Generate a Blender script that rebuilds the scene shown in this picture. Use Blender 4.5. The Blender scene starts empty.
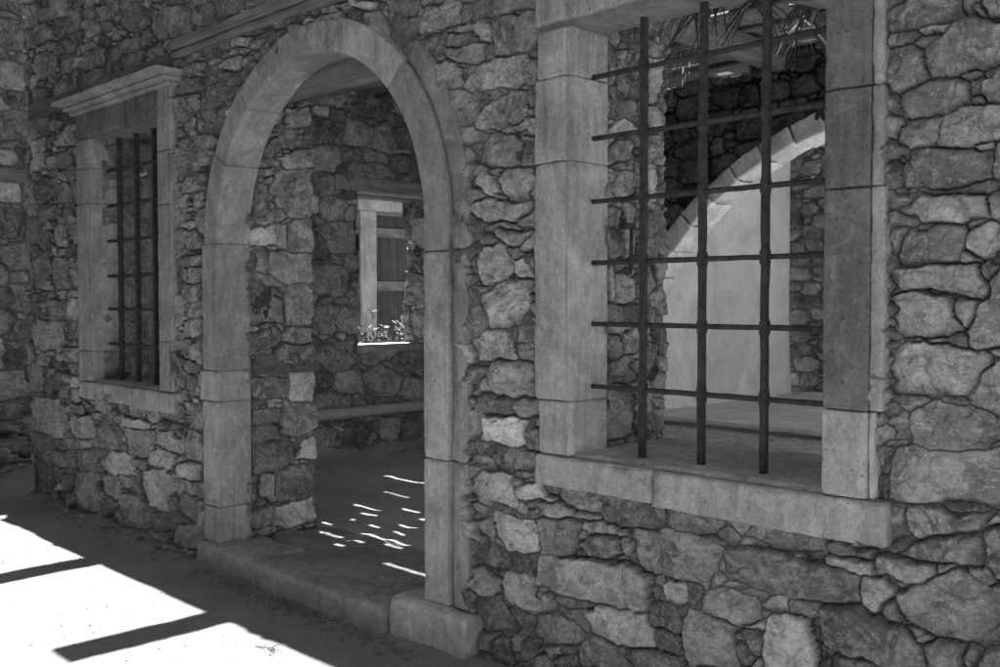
import bpy, math, random
import numpy as np
from mathutils import Vector, Matrix
random.seed(7)
C = bpy.context.scene.collection
R = math.radians

# ------------------------------------------------------------------ camera model (36 mm lens, eye at 1.55 m)
FPX = 1000.0; D = 2.95; EYE = 1.55
PHI = R(45.3); PIT = math.atan(31.5/1000)
FW = np.array([-math.sin(PHI)*math.cos(PIT), math.cos(PHI)*math.cos(PIT), -math.sin(PIT)])
RT = np.array([math.cos(PHI), math.sin(PHI), 0.0])
UP = np.cross(RT, FW)
CAM = np.array([0, -D, EYE])
def on(x, y, ax, v):
    r = FW + RT*(x-500)/FPX + UP*(333.5-y)/FPX
    return CAM + r*((v-CAM[ax])/r[ax])

# ------------------------------------------------------------------ noise
def _h(ix, iy, iz):
    n = (ix*374761393 + iy*668265263 + iz*1274126177) & 0xffffffff
    n = ((n ^ (n >> 13))*1274126177) & 0xffffffff
    n = (n ^ (n >> 16)) & 0xffffffff
    return n/4294967295.0
def noise3(x, y, z):
    x = np.asarray(x, float); y = np.asarray(y, float)+0*x; z = np.asarray(z, float)+0*x
    ix = np.floor(x).astype(np.int64); iy = np.floor(y).astype(np.int64); iz = np.floor(z).astype(np.int64)
    fx = x-ix; fy = y-iy; fz = z-iz
    fx = fx*fx*(3-2*fx); fy = fy*fy*(3-2*fy); fz = fz*fz*(3-2*fz)
    r = 0
    for a in (0, 1):
        wa = fx if a else 1-fx
        for b in (0, 1):
            wb = fy if b else 1-fy
            for c in (0, 1):
                r = r + wa*wb*(fz if c else 1-fz)*_h(ix+a, iy+b, iz+c)
    return r*2-1
def fbm(x, y, z, o=3):
    r = 0; a = 1; s = 0
    for i in range(o):
        r = r + a*noise3(x*2**i+i*17.3, y*2**i+i*5.1, z*2**i); s += a; a *= .5
    return r/s

# ------------------------------------------------------------------ objects
WORLD = {}
def tag(o, label=None, cat=None, group=None, kind=None):
    if label: o['label'] = label
    if cat: o['category'] = cat
    if group: o['group'] = group
    if kind: o['kind'] = kind
    return o
def empty(name, loc, label, cat, group=None):
    o = bpy.data.objects.new(name, None); C.objects.link(o); o.location = loc
    o.empty_display_size = .2; WORLD[o.name] = Vector(loc)
    return tag(o, label, cat, group)
def link_mesh(name, V, F, mat, parent=None, attr=None, smooth=False, centre=True):
    V = np.asarray(V, float)
    me = bpy.data.meshes.new(name)
    c = Vector(((V.min(0)+V.max(0))/2).tolist()) if centre else Vector((0, 0, 0))
    W = V - np.array(c)
    F = F if isinstance(F, list) else np.asarray(F)
    if isinstance(F, np.ndarray):
        nf = len(F); k = F.shape[1]
        me.vertices.add(len(W)); me.vertices.foreach_set('co', W.astype(np.float32).ravel())
        me.loops.add(nf*k); me.loops.foreach_set('vertex_index', F.astype(np.int32).ravel())
        me.polygons.add(nf)
        me.polygons.foreach_set('loop_start', np.arange(0, nf*k, k, dtype=np.int32))
        me.update(calc_edges=True); me.validate()
    else:
        me.from_pydata(W.tolist(), [], F); me.update()
    if smooth: me.polygons.foreach_set('use_smooth', np.ones(len(me.polygons), bool))
    if attr is not None:
        ca = me.color_attributes.new('stone', 'FLOAT_COLOR', 'POINT')
        a = np.ones((len(me.vertices), 4), np.float32); a[:, :3] = attr
        ca.data.foreach_set('color', a.ravel())
    me.materials.append(mat)
    o = bpy.data.objects.new(name, me); C.objects.link(o)
    p = WORLD[parent.name] if parent else Vector((0, 0, 0))
    o.parent = parent; o.location = c - p; WORLD[o.name] = c
    return o
def top(o, label, cat=None, group=None, kind=None): return tag(o, label, cat, group, kind)

class MB:
    """collects quads/boxes/tubes; builds one mesh"""
    def __init__(s): s.v = []; s.f = []
    def add(s, V, F):
        n = len(s.v); s.v += [tuple(map(float, p)) for p in V]; s.f += [tuple(int(i)+n for i in f) for f in F]
    def box(s, x0, x1, y0, y1, z0, z1):
        V = [(x, y, z) for z in (z0, z1) for y in (y0, y1) for x in (x0, x1)]
        s.add(V, [(0, 2, 3, 1), (4, 5, 7, 6), (0, 1, 5, 4), (2, 6, 7, 3), (0, 4, 6, 2), (1, 3, 7, 5)])
    def tube(s, pts, rad, n=8, sq=False):
        pts = [Vector(p) for p in pts]; V = []; F = []
        if not isinstance(rad, (list, tuple)): rad = [rad]*len(pts)
        for i, p in enumerate(pts):
            t = (pts[min(i+1, len(pts)-1)]-pts[max(i-1, 0)]).normalized()
            a = Vector((0, 0, 1)) if abs(t.z) < .9 else Vector((1, 0, 0))
            u = t.cross(a).normalized(); w = t.cross(u)
            for k in range(n):
                an = 2*math.pi*(k+.5)/n
                V.append(p + (u*math.cos(an)+w*math.sin(an))*rad[i])
        m = len(pts)
        for i in range(m-1):
            for k in range(n):
                F.append((i*n+k, i*n+(k+1) % n, (i+1)*n+(k+1) % n, (i+1)*n+k))
        F.append(tuple(range(n-1, -1, -1))); F.append(tuple((m-1)*n+k for k in range(n)))
        s.add(V, F)
    def build(s, name, mat, parent=None, smooth=False, centre=True):
        return link_mesh(name, np.array(s.v), s.f, mat, parent, smooth=smooth, centre=centre)

def stone_block(name, mat, parent, ext, r=.012, amp=.004, step=.03, seed=0, fn=None, chip=.012, rand=None, edge=1.0, label=None):
    """rounded, slightly irregular dressed block; ext = x0,x1,y0,y1,z0,z1; fn maps block space to the world"""
    x0, x1, y0, y1, z0, z1 = ext
    L = np.array([x1-x0, y1-y0, z1-z0]); c = np.array([x0+x1, y0+y1, z0+z1])/2
    def axis(l):
        h = l/2; n = max(2, int(l/step)); rr = min(r, h*.5)
        a = np.linspace(-h+rr, h-rr, n+1)
        return np.concatenate(([-h, -h+rr*.45], a, [h-rr*.45, h]))
    A = [axis(l) for l in L]
    V = []; F = []; base = 0
    for ax in range(3):
        o1, o2 = [(1, 2), (2, 0), (0, 1)][ax]
        for sgn in (-1, 1):
            G1, G2 = np.meshgrid(A[o1], A[o2], indexing='ij')
            P = np.zeros(G1.shape+(3,)); P[..., o1] = G1; P[..., o2] = G2; P[..., ax] = sgn*L[ax]/2
            n1, n2 = G1.shape
            idx = np.arange(n1*n2).reshape(n1, n2)+base
            q = np.stack([idx[:-1, :-1], idx[1:, :-1], idx[1:, 1:], idx[:-1, 1:]], -1).reshape(-1, 4)
            if sgn < 0: q = q[:, ::-1]
            V.append(P.reshape(-1, 3)); F.append(q); base += n1*n2
    V = np.concatenate(V); F = np.concatenate(F)
    key = np.round(V*1e5).astype(np.int64)
    _, ui, inv = np.unique(key, axis=0, return_index=True, return_inverse=True)
    inv = inv.ravel(); V = V[ui]; F = inv[F]
    rr = np.minimum(r, L*.25)
    inner = np.clip(V, -(L/2-rr), L/2-rr); d = V-inner
    n = d/np.maximum(np.linalg.norm(d, axis=1, keepdims=True), 1e-9)
    cheb = np.abs(d)/rr; m = cheb.max(1, keepdims=True)
    V2 = inner + n*rr*m
    S = seed*13.7
    ne = (np.abs(d) > rr*.3).sum(1)
    dsp = amp*fbm(V2[:, 0]*7+S, V2[:, 1]*7, V2[:, 2]*7, 3) + amp*.5*fbm(V2[:, 0]*30+S, V2[:, 1]*30, V2[:, 2]*30, 2)
    ch = np.clip(fbm(V2[:, 0]*9+S+5, V2[:, 1]*9, V2[:, 2]*9, 3)*2.2-.5, 0, 1)*chip*(ne >= 2)
    V2 = V2 + n*(dsp-ch)[:, None]
    W = V2 + c
    if fn is not None: W = fn(W)
    rv = random.random() if rand is None else rand
    at = np.zeros((len(W), 3)); at[:, 0] = rv; at[:, 1] = random.random(); at[:, 2] = 0
    o = link_mesh(name, W, F, mat, parent, attr=at, smooth=True)
    if label: o['label'] = label
    return o

# ------------------------------------------------------------------ materials (all grey: the place is pictured in black and white)
def nmat(name, rough=.9):
    m = bpy.data.materials.new(name); m.use_nodes = True
    nt = m.node_tree; b = nt.nodes['Principled BSDF']; b.inputs['Roughness'].default_value = rough
    b.inputs['Specular IOR Level'].default_value = .25
    return m, nt, b
class N:
    def __init__(s, nt): s.nt = nt
    def n(s, t, **kw):
        x = s.nt.nodes.new(t)
        for k, v in kw.items(): setattr(x, k, v)
        return x
    def lk(s, a, b): s.nt.links.new(a, b)
    def coord(s, scale=(1, 1, 1), rot=(0, 0, 0), world=False):
        if world:
            g = s.n('ShaderNodeNewGeometry'); src = g.outputs['Position']
        else:
            g = s.n('ShaderNodeTexCoord'); src = g.outputs['Object']
        m = s.n('ShaderNodeMapping'); m.inputs['Scale'].default_value = scale; m.inputs['Rotation'].default_value = rot
        s.lk(src, m.inputs['Vector']); return m.outputs[0]
    def noise(s, v, scale, detail=4, rough=.6, dist=0):
        x = s.n('ShaderNodeTexNoise'); x.inputs['Scale'].default_value = scale; x.inputs['Detail'].default_value = detail
        x.inputs['Roughness'].default_value = rough; x.inputs['Distortion'].default_value = dist
        s.lk(v, x.inputs['Vector']); return x.outputs[0]
    def rng(s, v, a, b, c, d):
        x = s.n('ShaderNodeMapRange'); s.lk(v, x.inputs[0])
        for i, q in enumerate((a, b, c, d)): x.inputs[i+1].default_value = q
        return x.outputs[0]
    def op(s, o, a, b=None, c=None):
        x = s.n('ShaderNodeMath', operation=o)
        for i, q in enumerate((a, b, c)):
            if q is None: continue
            if isinstance(q, (int, float)): x.inputs[i].default_value = q
            else: s.lk(q, x.inputs[i])
        return x.outputs[0]
    def mix(s, f, a, b):
        x = s.n('ShaderNodeMix'); 
        for i, q in ((0, f), (2, a), (3, b)):
            if isinstance(q, (int, float)): x.inputs[i].default_value = q
            else: s.lk(q, x.inputs[i])
        return x.outputs[0]
    def gray(s, v, b):
        x = s.n('ShaderNodeCombineColor')
        for i in range(3): s.lk(v, x.inputs[i])
        s.lk(x.outputs[0], b.inputs['Base Color'])
    def bump(s, h, b, strength=.5, dist=.01):
        x = s.n('ShaderNodeBump'); x.inputs['Strength'].default_value = strength; x.inputs['Distance'].default_value = dist
        s.lk(h, x.inputs['Height']); s.lk(x.outputs[0], b.inputs['Normal'])

def rubble_mat(name, gain=1.0, lich=1.0, mortar=.2):
    m, nt, b = nmat(name, .92); k = N(nt)
    at = k.n('ShaderNodeAttribute', attribute_name='stone'); sp = k.n('ShaderNodeSeparateColor'); k.lk(at.outputs['Color'], sp.inputs[0])
    tone0, rnd, mk = sp.outputs
    tone = k.op('MULTIPLY', k.op('POWER', k.op('MULTIPLY', tone0, 5.0), 1.35), .195)
    v = k.coord(world=True)
    # every stone gets its own stretch of the noise fields
    off = k.n('ShaderNodeVectorMath', operation='ADD'); cb = k.n('ShaderNodeCombineXYZ')
    o1 = k.op('MULTIPLY', rnd, 37.0); k.lk(o1, cb.inputs[0]); k.lk(k.op('MULTIPLY', rnd, 91.0), cb.inputs[2])
    k.lk(v, off.inputs[0]); k.lk(cb.outputs[0], off.inputs[1]); v2 = off.outputs[0]
    big = k.rng(k.noise(v2, 5, 5, .6, .4), .36, .64, .66, 1.34)
    fine = k.rng(k.noise(v2, 45, 7, .85), .36, .64, .66, 1.34)
    mp = k.n('ShaderNodeMapping'); mp.inputs['Scale'].default_value = (6, 6, 34); mp.inputs['Rotation'].default_value = (.5, .5, .9); k.lk(v2, mp.inputs[0])
    strk = k.rng(k.noise(mp.outputs[0], 1, 4, .65, .8), .3, .7, .86, 1.14)
    base = k.op('MULTIPLY', k.op('MULTIPLY', tone, big), k.op('MULTIPLY', fine, strk))
    ln = k.noise(v2, 8, 8, .72, 1.2)
    thr = k.op('SUBTRACT', .555, k.op('MULTIPLY', rnd, .09*lich))
    lm = k.rng(k.op('SUBTRACT', ln, thr), 0, .05, 0, .8)
    sp2 = k.rng(k.noise(v2, 38, 6, .8), .56, .62, 0, 1)
    lm2 = k.op('MAXIMUM', k.op('MULTIPLY', lm, k.rng(k.noise(v2, 55, 5, .75), .38, .6, .15, 1)), k.op('MULTIPLY', sp2, .75))
    base = k.mix(lm2, base, k.op('ADD', k.op('MULTIPLY', tone, 1.1), .21))
    dk = k.rng(k.noise(v2, 11, 6, .7, .6), .38, .46, .2, 1)
    base = k.op('MULTIPLY', base, k.rng(dk, .35, 1, .8, 1))
    mort = k.op('MULTIPLY', k.rng(k.noise(v, 70, 4, .8), .3, .7, .6, 1.4), mortar)
    base = k.mix(mk, base, mort)
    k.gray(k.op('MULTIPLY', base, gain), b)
    h = k.op('ADD', k.op('ADD', k.noise(v2, 28, 8, .7, .3), k.op('MULTIPLY', k.noise(v2, 110, 4, .7), .4)), k.op('MULTIPLY', k.noise(mp.outputs[0], 1, 5, .65, .8), .7))
    k.bump(k.op('ADD', h, k.op('MULTIPLY', k.noise(v2, 9, 4, .6, .5), 1.2)), b, 1.0, .014)
    return m

def dressed_mat(name, base=.34, stain=.5, speck=1.0):
    m, nt, b = nmat(name, .88); k = N(nt)
    at = k.n('ShaderNodeAttribute', attribute_name='stone'); sp = k.n('ShaderNodeSeparateColor'); k.lk(at.outputs['Color'], sp.inputs[0])
    r1, r2, _ = sp.outputs
    v = k.coord(world=True)
    big = k.rng(k.noise(v, 2.6, 6, .62, .8), .36, .64, .76, 1.2)
    mid = k.op('MULTIPLY', k.rng(k.noise(k.coord((26, 26, 5), (.05, .03, 0), world=True), 1, 7, .8, .4), .36, .64, .8, 1.18), k.rng(k.noise(v, 24, 7, .85, .5), .36, .64, .86, 1.13))
    fine = k.rng(k.noise(v, 110, 6, .85), .36, .64, .8, 1.18)
    vs = k.coord((9, 9, .9), world=True)
    streak = k.rng(k.noise(vs, 1, 5, .6, .3), .5, .72, 0, stain)
    patch = k.rng(k.noise(v, 1.7, 3, .5), .42, .6, 0, 1)
    dark = k.op('MULTIPLY', streak, patch)
    t = k.op('MULTIPLY', k.op('MULTIPLY', big, mid), k.op('MULTIPLY', fine, k.rng(r1, 0, 1, .68, 1.2)))
    t = k.op('MULTIPLY', t, k.op('SUBTRACT', 1.0, dark))
    lich = k.rng(k.noise(v, 9, 9, .8, 1.2), .53, .64, 0, .8*speck)
    t = k.op('ADD', k.op('MULTIPLY', t, base), k.op('MULTIPLY', lich, .16))
    pit = k.rng(k.noise(v, 75, 3, .5), .27, .33, .55, 1)
    k.gray(k.op('MULTIPLY', t, pit), b)
    h = k.op('ADD', k.op('MULTIPLY', k.noise(v, 18, 6, .65), 1.0), k.op('MULTIPLY', k.noise(v, 150, 4, .75), .3))
    h = k.op('ADD', h, k.rng(k.noise(v, 75, 3, .5), .25, .34, -.5, 0))
    k.bump(h, b, .8, .009)
    return m

def wood_mat(name, base=.2, axis=0, contrast=1.0):
    m, nt, b = nmat(name, .85); k = N(nt)
    sc = [24, 24, 24]; sc[axis] = 1.6
    v = k.coord(tuple(sc)); v0 = k.coord()
    g = k.noise(v, 1, 6, .65, .5)
    t = k.op('MULTIPLY', k.rng(g, .3, .7, 1-.45*contrast, 1+.3*contrast), k.rng(k.noise(v0, 5, 4, .6), .3, .7, .75, 1.2))
    sc2 = [40, 40, 40]; sc2[axis] = 1.0
    cr = k.rng(k.noise(k.coord(tuple(sc2)), 1, 3, .5, .2), .3, .38, .35, 1)
    k.gray(k.op('MULTIPLY', k.op('MULTIPLY', t, cr), base), b)
    k.bump(k.op('ADD', g, cr), b, .7, .008)
    return m

def simple_mat(name, base, var=.25, scale=12, rough=.9, bump=.3, bscale=60, metal=0):
    m, nt, b = nmat(name, rough); k = N(nt); v = k.coord(world=True)
    t = k.op('MULTIPLY', k.rng(k.noise(v, scale, 6, .65), .3, .7, 1-var, 1+var), base)
    k.gray(t, b); b.inputs['Metallic'].default_value = metal
    k.bump(k.noise(v, bscale, 5, .7), b, bump, .006)
    return m

def ground_mat(name, base, grit=1.0):
    m, nt, b = nmat(name, .95); k = N(nt); v = k.coord(world=True)
    t = k.op('MULTIPLY', k.rng(k.noise(v, 1.6, 6, .6, .5), .3, .7, .8, 1.15), k.rng(k.noise(v, 14, 6, .7), .3, .7, .88, 1.1))
    t = k.op('MULTIPLY', t, k.rng(k.noise(v, 160, 3, .8), .3, .7, 1-.2*grit, 1+.18*grit))
    vo = k.n('ShaderNodeTexVoronoi'); vo.inputs['Scale'].default_value = 55; k.lk(v, vo.inputs['Vector'])
    peb = k.rng(vo.outputs['Distance'], .12, .2, 1, 0)
    pr = k.n('ShaderNodeSeparateColor'); k.lk(vo.outputs['Color'], pr.inputs[0])
    pk = k.op('MULTIPLY', peb, k.rng(pr.outputs[0], .72, .76, 0, 1))
    t = k.mix(k.op('MULTIPLY', pk, .5*grit), t, k.rng(pr.outputs[1], 0, 1, .4, 1.5))
    crk = k.rng(k.noise(v, 5, 3, .4, 3), .492, .508, 0, 1)
    k.gray(k.op('MULTIPLY', t, base), b)
    h = k.op('ADD', k.noise(v, 60, 7, .75), k.op('MULTIPLY', pk, .5))
    k.bump(h, b, .6*grit, .012)
    return m

def plaster_mat(name, base=.6):
    m, nt, b = nmat(name, .9); k = N(nt); v = k.coord(world=True)
    t = k.rng(k.noise(v, 1.1, 5, .55, .8), .3, .7, .82, 1.12)
    vs = k.coord((4, 4, .8), world=True)
    t = k.op('MULTIPLY', t, k.rng(k.noise(k.coord((2, 2, 1.6), world=True), 1, 7, .7, 1), .5, .62, 1, .86))
    dash = k.coord((16, 16, 38), world=True)
    vo = k.n('ShaderNodeTexVoronoi'); vo.inputs['Scale'].default_value = 1; k.lk(dash, vo.inputs['Vector'])
    t = k.op('MULTIPLY', t, k.rng(vo.outputs['Distance'], .14, .26, .62, 1))
    gz = k.n('ShaderNodeSeparateXYZ'); k.lk(v, gz.inputs[0])
    k.gray(k.op('MULTIPLY', t, base), b)
    k.bump(k.noise(v, 20, 6, .6), b, .4, .01)
    return m

M = {}
M['rubble'] = rubble_mat('rubble_stone', 1.22, 1.0, .17)
M['rubble_in'] = rubble_mat('inner_rubble_stone', .95, .55, .14)
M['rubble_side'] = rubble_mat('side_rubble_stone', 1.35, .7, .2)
M['rubble_dark'] = rubble_mat('shaded_rubble_stone', .5, .3, .05)  # rubble with the shade of the unlit cross wall put into its colour
M['arch_pale'] = dressed_mat('pale_arch_stone', .6, .2, .8)
M['rubble_far'] = rubble_mat('mortared_rubble', 1.0, 1.0, .22)
M['dressed'] = dressed_mat('dressed_sandstone', .34, .6)
M['dressed_dark'] = dressed_mat('weathered_sandstone', .19, .75, .7)
M['dressed_stain'] = dressed_mat('stained_sandstone', .30, .8, .8)
M['dressed_pale'] = dressed_mat('pale_limestone', .34, .45, .8)
M['step'] = dressed_mat('worn_step_stone', .38, .2, .8)
M['mortar'] = simple_mat('lime_mortar', .2, .3, 20, .95, .8, 80)
M['wood'] = wood_mat('old_timber', .2, 0)
M['wood_dark'] = wood_mat('dark_timber', .11, 0)
M['wood_y'] = wood_mat('rafter_timber', .2, 1)
M['wood_z'] = wood_mat('board_timber', .2, 2)
M['wood_in'] = wood_mat('grey_inner_timber', .34, 1)
M['wood_dz'] = wood_mat('grey_door_boards', .08, 2)
M['iron'] = simple_mat('rusted_iron', .055, .5, 30, .75, .6, 160, .3)
M['ground'] = ground_mat('dusty_path', .22, .6)
M['floor'] = ground_mat('gravel_floor', .5, 1.6)
M['slab'] = simple_mat('cement_slab', .6, .2, 4, .9, .25, 50)
M['plaster'] = plaster_mat('old_plaster', .78)
M['reed'] = simple_mat('dry_reed', .2, .5, 30, .8, .3, 90)
M['leaf'] = simple_mat('dry_leaf', .13, .5, 30, .8, .3, 90)
M['green'] = simple_mat('weed_leaf', .15, .5, 30, .7, .2, 90)
M['pipe'] = simple_mat('painted_pipe', .4, .2, 8, .6, .15, 80)
M['tile'] = simple_mat('roof_cover', .25, .3, 6)

# ------------------------------------------------------------------ rubble masonry sheets
def sdpoly(px, py, P):
    n = len(P); d = np.full(px.shape, 1e9); s = np.ones(px.shape)
    for i in range(n):
        j = (i-1) % n
        ex, ey = P[j][0]-P[i][0], P[j][1]-P[i][1]
        wx, wy = px-P[i][0], py-P[i][1]
        t = np.clip((wx*ex+wy*ey)/(ex*ex+ey*ey+1e-12), 0, 1)
        bx, by = wx-ex*t, wy-ey*t
        d = np.minimum(d, bx*bx+by*by)
        c1 = py >= P[i][1]; c2 = py < P[j][1]; c3 = ex*wy > ey*wx
        flip = (c1 & c2 & c3) | (~c1 & ~c2 & ~c3)
        s = np.where(flip, -s, s)
    return s*np.sqrt(d)
TONE = {1: .07, 2: .1, 3: .135, 4: .17, 5: .215, 6: .265, 7: .32, 8: .35, 9: .39}
def rand_poly(rng, cu, cv, hw, hh, rot):
    n = rng.choice([6, 7, 8]) if hh > .04 else rng.choice([4, 4, 5]); P = []
    a0 = rng.random()*6.28
    for i in range(n):
        a = a0 + 6.2832*(i+rng.uniform(-.25, .25))/n
        c, s = math.cos(a), math.sin(a)
        j = rng.uniform(.86, 1.12)
        x = hw*math.copysign(abs(c)**.55, c)*j; y = hh*math.copysign(abs(s)**.55, s)*j
        P.append((cu+x*math.cos(rot)-y*math.sin(rot), cv+x*math.sin(rot)+y*math.cos(rot)))
    return P
def facets(U, V, seed, sc=.075, amp=.0035, tilt=.10):
    gu = U/sc; gv = V/sc*1.25
    bi = np.floor(gu).astype(np.int64); bj = np.floor(gv).astype(np.int64)
    best = np.full(U.shape, 1e9); out = np.zeros(U.shape)
    for a in (-1, 0, 1):
        for b in (-1, 0, 1):
            i = bi+a; j = bj+b
            cu = i+_h(i, j, seed); cv = j+_h(i, j, seed+1)
            d = (gu-cu)**2+(gv-cv)**2
            val = amp*(_h(i, j, seed+2)*2-1)+tilt*sc*((_h(i, j, seed+3)*2-1)*(gu-cu)+(_h(i, j, seed+4)*2-1)*(gv-cv))
            k = d < best; out = np.where(k, val, out); best = np.where(k, d, best)
    return out
def make_sheet(us, vs, O, U, V, Nn, polys, seed, sizes=(.13, .1, .078, .058, .042, .03, .021, .015), hole=None, depth=.034,
               joint=.0015, tones=(.12, .27), re=.008, rough=1.0, keep=None, warp=1.0, aspect=(1.2, 2.1), solid=None):
    us = np.asarray(us, float); vs = np.asarray(vs, float)
    rng = random.Random(seed); nr = np.random.RandomState(seed)
    npre = len(polys)
    polys = [(P, TONE.get(t, .2)*rng.uniform(.9, 1.1)) for P, t in polys]
    cs = .012
    gu = np.arange(us[0]-.05, us[-1]+.05, cs); gv = np.arange(vs[0]-.05, vs[-1]+.05, cs)
    S = np.full((len(gu), len(gv)), .3)
    def upd(P):
        P = np.array(P); mg = .3
        a0, a1 = np.searchsorted(gu, [P[:, 0].min()-mg, P[:, 0].max()+mg]); b0, b1 = np.searchsorted(gv, [P[:, 1].min()-mg, P[:, 1].max()+mg])
        if a1 <= a0 or b1 <= b0: return
        X, Y = np.meshgrid(gu[a0:a1], gv[b0:b1], indexing='ij')
        S[a0:a1, b0:b1] = np.minimum(S[a0:a1, b0:b1], sdpoly(X, Y, P))
    for P, t in polys: upd(P)
    if solid is not None:
        GX, GY = np.meshgrid(gu, gv, indexing='ij'); S[solid(GX, GY)] = -.01
    for sz in sizes:
        need = sz*1.0+joint
        cand = np.argwhere(S > need)
        if len(cand) == 0: continue
        nr.shuffle(cand)
        for a, b in cand[:14000]:
            sd = S[a, b]
            if sd < need: continue
            hh = min(sd-joint*.5, sz*1.35)
            hw = hh*rng.uniform(*aspect)
            if sz < .045: hw = hh*rng.uniform(1.5, 3.4); hh *= .9
            P = rand_poly(rng, gu[a], gv[b], hw, hh, rng.gauss(0, .09 if sz > .05 else .25))
            upd(P); polys.append((P, rng.uniform(*tones)*(rng.uniform(1.1, 1.5) if rng.random() < .12 else 1)))
    Ug, Vg = np.meshgrid(us, vs, indexing='ij'); sh = Ug.shape
    s1 = np.full(sh, 1.0); s2 = np.full(sh, 1.0); idx = np.zeros(sh, np.int32)
    wu = Ug + warp*(.009*noise3(Ug*9, Vg*9, seed) + .006*noise3(Ug*26, Vg*26, seed+3)+.002*noise3(Ug*80, Vg*80, seed+3))
    wv = Vg + warp*(.009*noise3(Ug*9, Vg*9, seed+9) + .006*noise3(Ug*26, Vg*26, seed+12)+.002*noise3(Ug*80, Vg*80, seed+7))
    for i, (P, t) in enumerate(polys):
        P = np.array(P); mg = .06
        a0, a1 = np.searchsorted(us, [P[:, 0].min()-mg, P[:, 0].max()+mg]); b0, b1 = np.searchsorted(vs, [P[:, 1].min()-mg, P[:, 1].max()+mg])
        if a1 <= a0 or b1 <= b0: continue
        sl = (slice(a0, a1), slice(b0, b1))
        d = sdpoly(wu[sl], wv[sl], P) - (.0055 if i < npre else .001)
        o1 = s1[sl]; o2 = s2[sl]; oi = idx[sl]
        better = d < o1
        s2[sl] = np.where(better, o1, np.minimum(o2, d)); s1[sl] = np.where(better, d, o1); idx[sl] = np.where(better, i, oi)
    n = len(polys)
    cen = np.array([np.mean(P, 0) for P, _ in polys]); ext = np.array([(np.ptp([p[0] for p in P]), np.ptp([p[1] for p in P])) for P, _ in polys])/2
    size = np.sqrt(ext[:, 0]*ext[:, 1])
    tone = np.array([t for _, t in polys]); rid = nr.rand(n)
    off = nr.normal(0, .013, n)-np.clip(.05-size, 0, .05)*.25
    t1 = nr.normal(0, .085, (n, 2))
    def facet():
        an = nr.rand(n)*6.2832; g = nr.uniform(.15, .6, n)
        dr = np.stack([np.cos(an), np.sin(an)], 1)
        reach = np.abs(dr[:, 0])*ext[:, 0]+np.abs(dr[:, 1])*ext[:, 1]
        return dr*g[:, None], off+g*reach*nr.uniform(.1, .75, n)
    f2, o2_ = facet(); f3, o3_ = facet(); f4, o4_ = facet()
    qx = Ug-cen[idx, 0]; qy = Vg-cen[idx, 1]
    h = off[idx]+t1[idx, 0]*qx+t1[idx, 1]*qy
    for g, o in ((f2, o2_), (f3, o3_), (f4, o4_)):
        h = np.minimum(h, o[idx]-g[idx, 0]*qx-g[idx, 1]*qy)
    h = np.maximum(h, off[idx]-.035)
    rx = rid[idx]*50
    wx = Ug+.012*noise3(Ug*22, Vg*22, seed+70)+rx; wy = Vg+.012*noise3(Ug*22, Vg*22, seed+71)
    h = h + rough*(facets(wx, wy, seed, .075, .0045, .14)+facets(wx, wy, seed+9, .032, .0016, .16))
    h = h + rough*(.007*fbm(Ug*10+rx, Vg*10, rx, 3) + .006*np.abs(noise3(Ug*19+rx, Vg*23, 3))*-1 + .0022*fbm(Ug*60+rx, Vg*60, 1, 2))
    m = np.minimum(-s1+.009, (s2-s1)*.5)-joint-.0035*np.clip(noise3(Ug*7, Vg*7, seed+60)*1.5, 0, 1)
    rloc = np.minimum(re*(.6+1.1*_h(idx, 7, 3)), size[idx]*.4)
    e = np.clip(m/rloc, 0, 1); prof = 1-(1-e)**2.6
    jd = -depth + .010*fbm(Ug*14, Vg*14, seed+5, 3)+.004*noise3(Ug*70, Vg*70, 2)+.006
    fillm = np.clip(fbm(Ug*3.4, Vg*3.4, seed+40, 4)*3.2-.15, 0, 1)     # joints packed with mortar in places
    jd = jd + fillm*depth*.72
    h = jd + (h-jd)*prof
    mask = 1-np.clip(m/.006, 0, 1)
    A = np.stack([tone[idx], rid[idx], mask], -1).reshape(-1, 3)
    O = np.array(O, float); U = np.array(U, float); V = np.array(V, float); Nn = np.array(Nn, float)
    Pw = O + Ug[..., None]*U + Vg[..., None]*V + h[..., None]*Nn
    nu, nv = sh; id_ = np.arange(nu*nv).reshape(nu, nv)
    F = np.stack([id_[:-1, :-1], id_[1:, :-1], id_[1:, 1:], id_[:-1, 1:]], -1).reshape(-1, 4)
    if hole is not None:
        cu = ((Ug[:-1, :-1]+Ug[1:, 1:])/2).ravel(); cv = ((Vg[:-1, :-1]+Vg[1:, 1:])/2).ravel()
        F = F[~hole(cu, cv)]
    Pw = Pw.reshape(-1, 3)
    used = np.zeros(len(Pw), bool); used[F.ravel()] = True
    mp = np.cumsum(used)-1
    return Pw[used], mp[F], A[used]
def box_arrays(boxes):
    V = []; F = []
    for (x0, x1, y0, y1, z0, z1) in boxes:
        n = len(V); V += [(x, y, z) for z in (z0, z1) for y in (y0, y1) for x in (x0, x1)]
        F += [[i+n for i in f] for f in ((0, 2, 3, 1), (4, 5, 7, 6), (0, 1, 5, 4), (2, 6, 7, 3), (0, 4, 6, 2), (1, 3, 7, 5))]
    V = np.array(V, float); F = np.array(F)
    return V, F, np.tile([.17, .5, .0], (len(V), 1))
def join(parts):
    V = []; F = []; A = []; n = 0
    for v, f, a in parts:
        V.append(v); F.append(f+n); A.append(a); n += len(v)
    return np.concatenate(V), np.concatenate(F), np.concatenate(A)
def rubble_obj(name, parts, mat, parent=None, smooth=True):
    V, F, A = join(parts)
    return link_mesh(name, V, F, mat, parent, attr=A, smooth=smooth)
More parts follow.
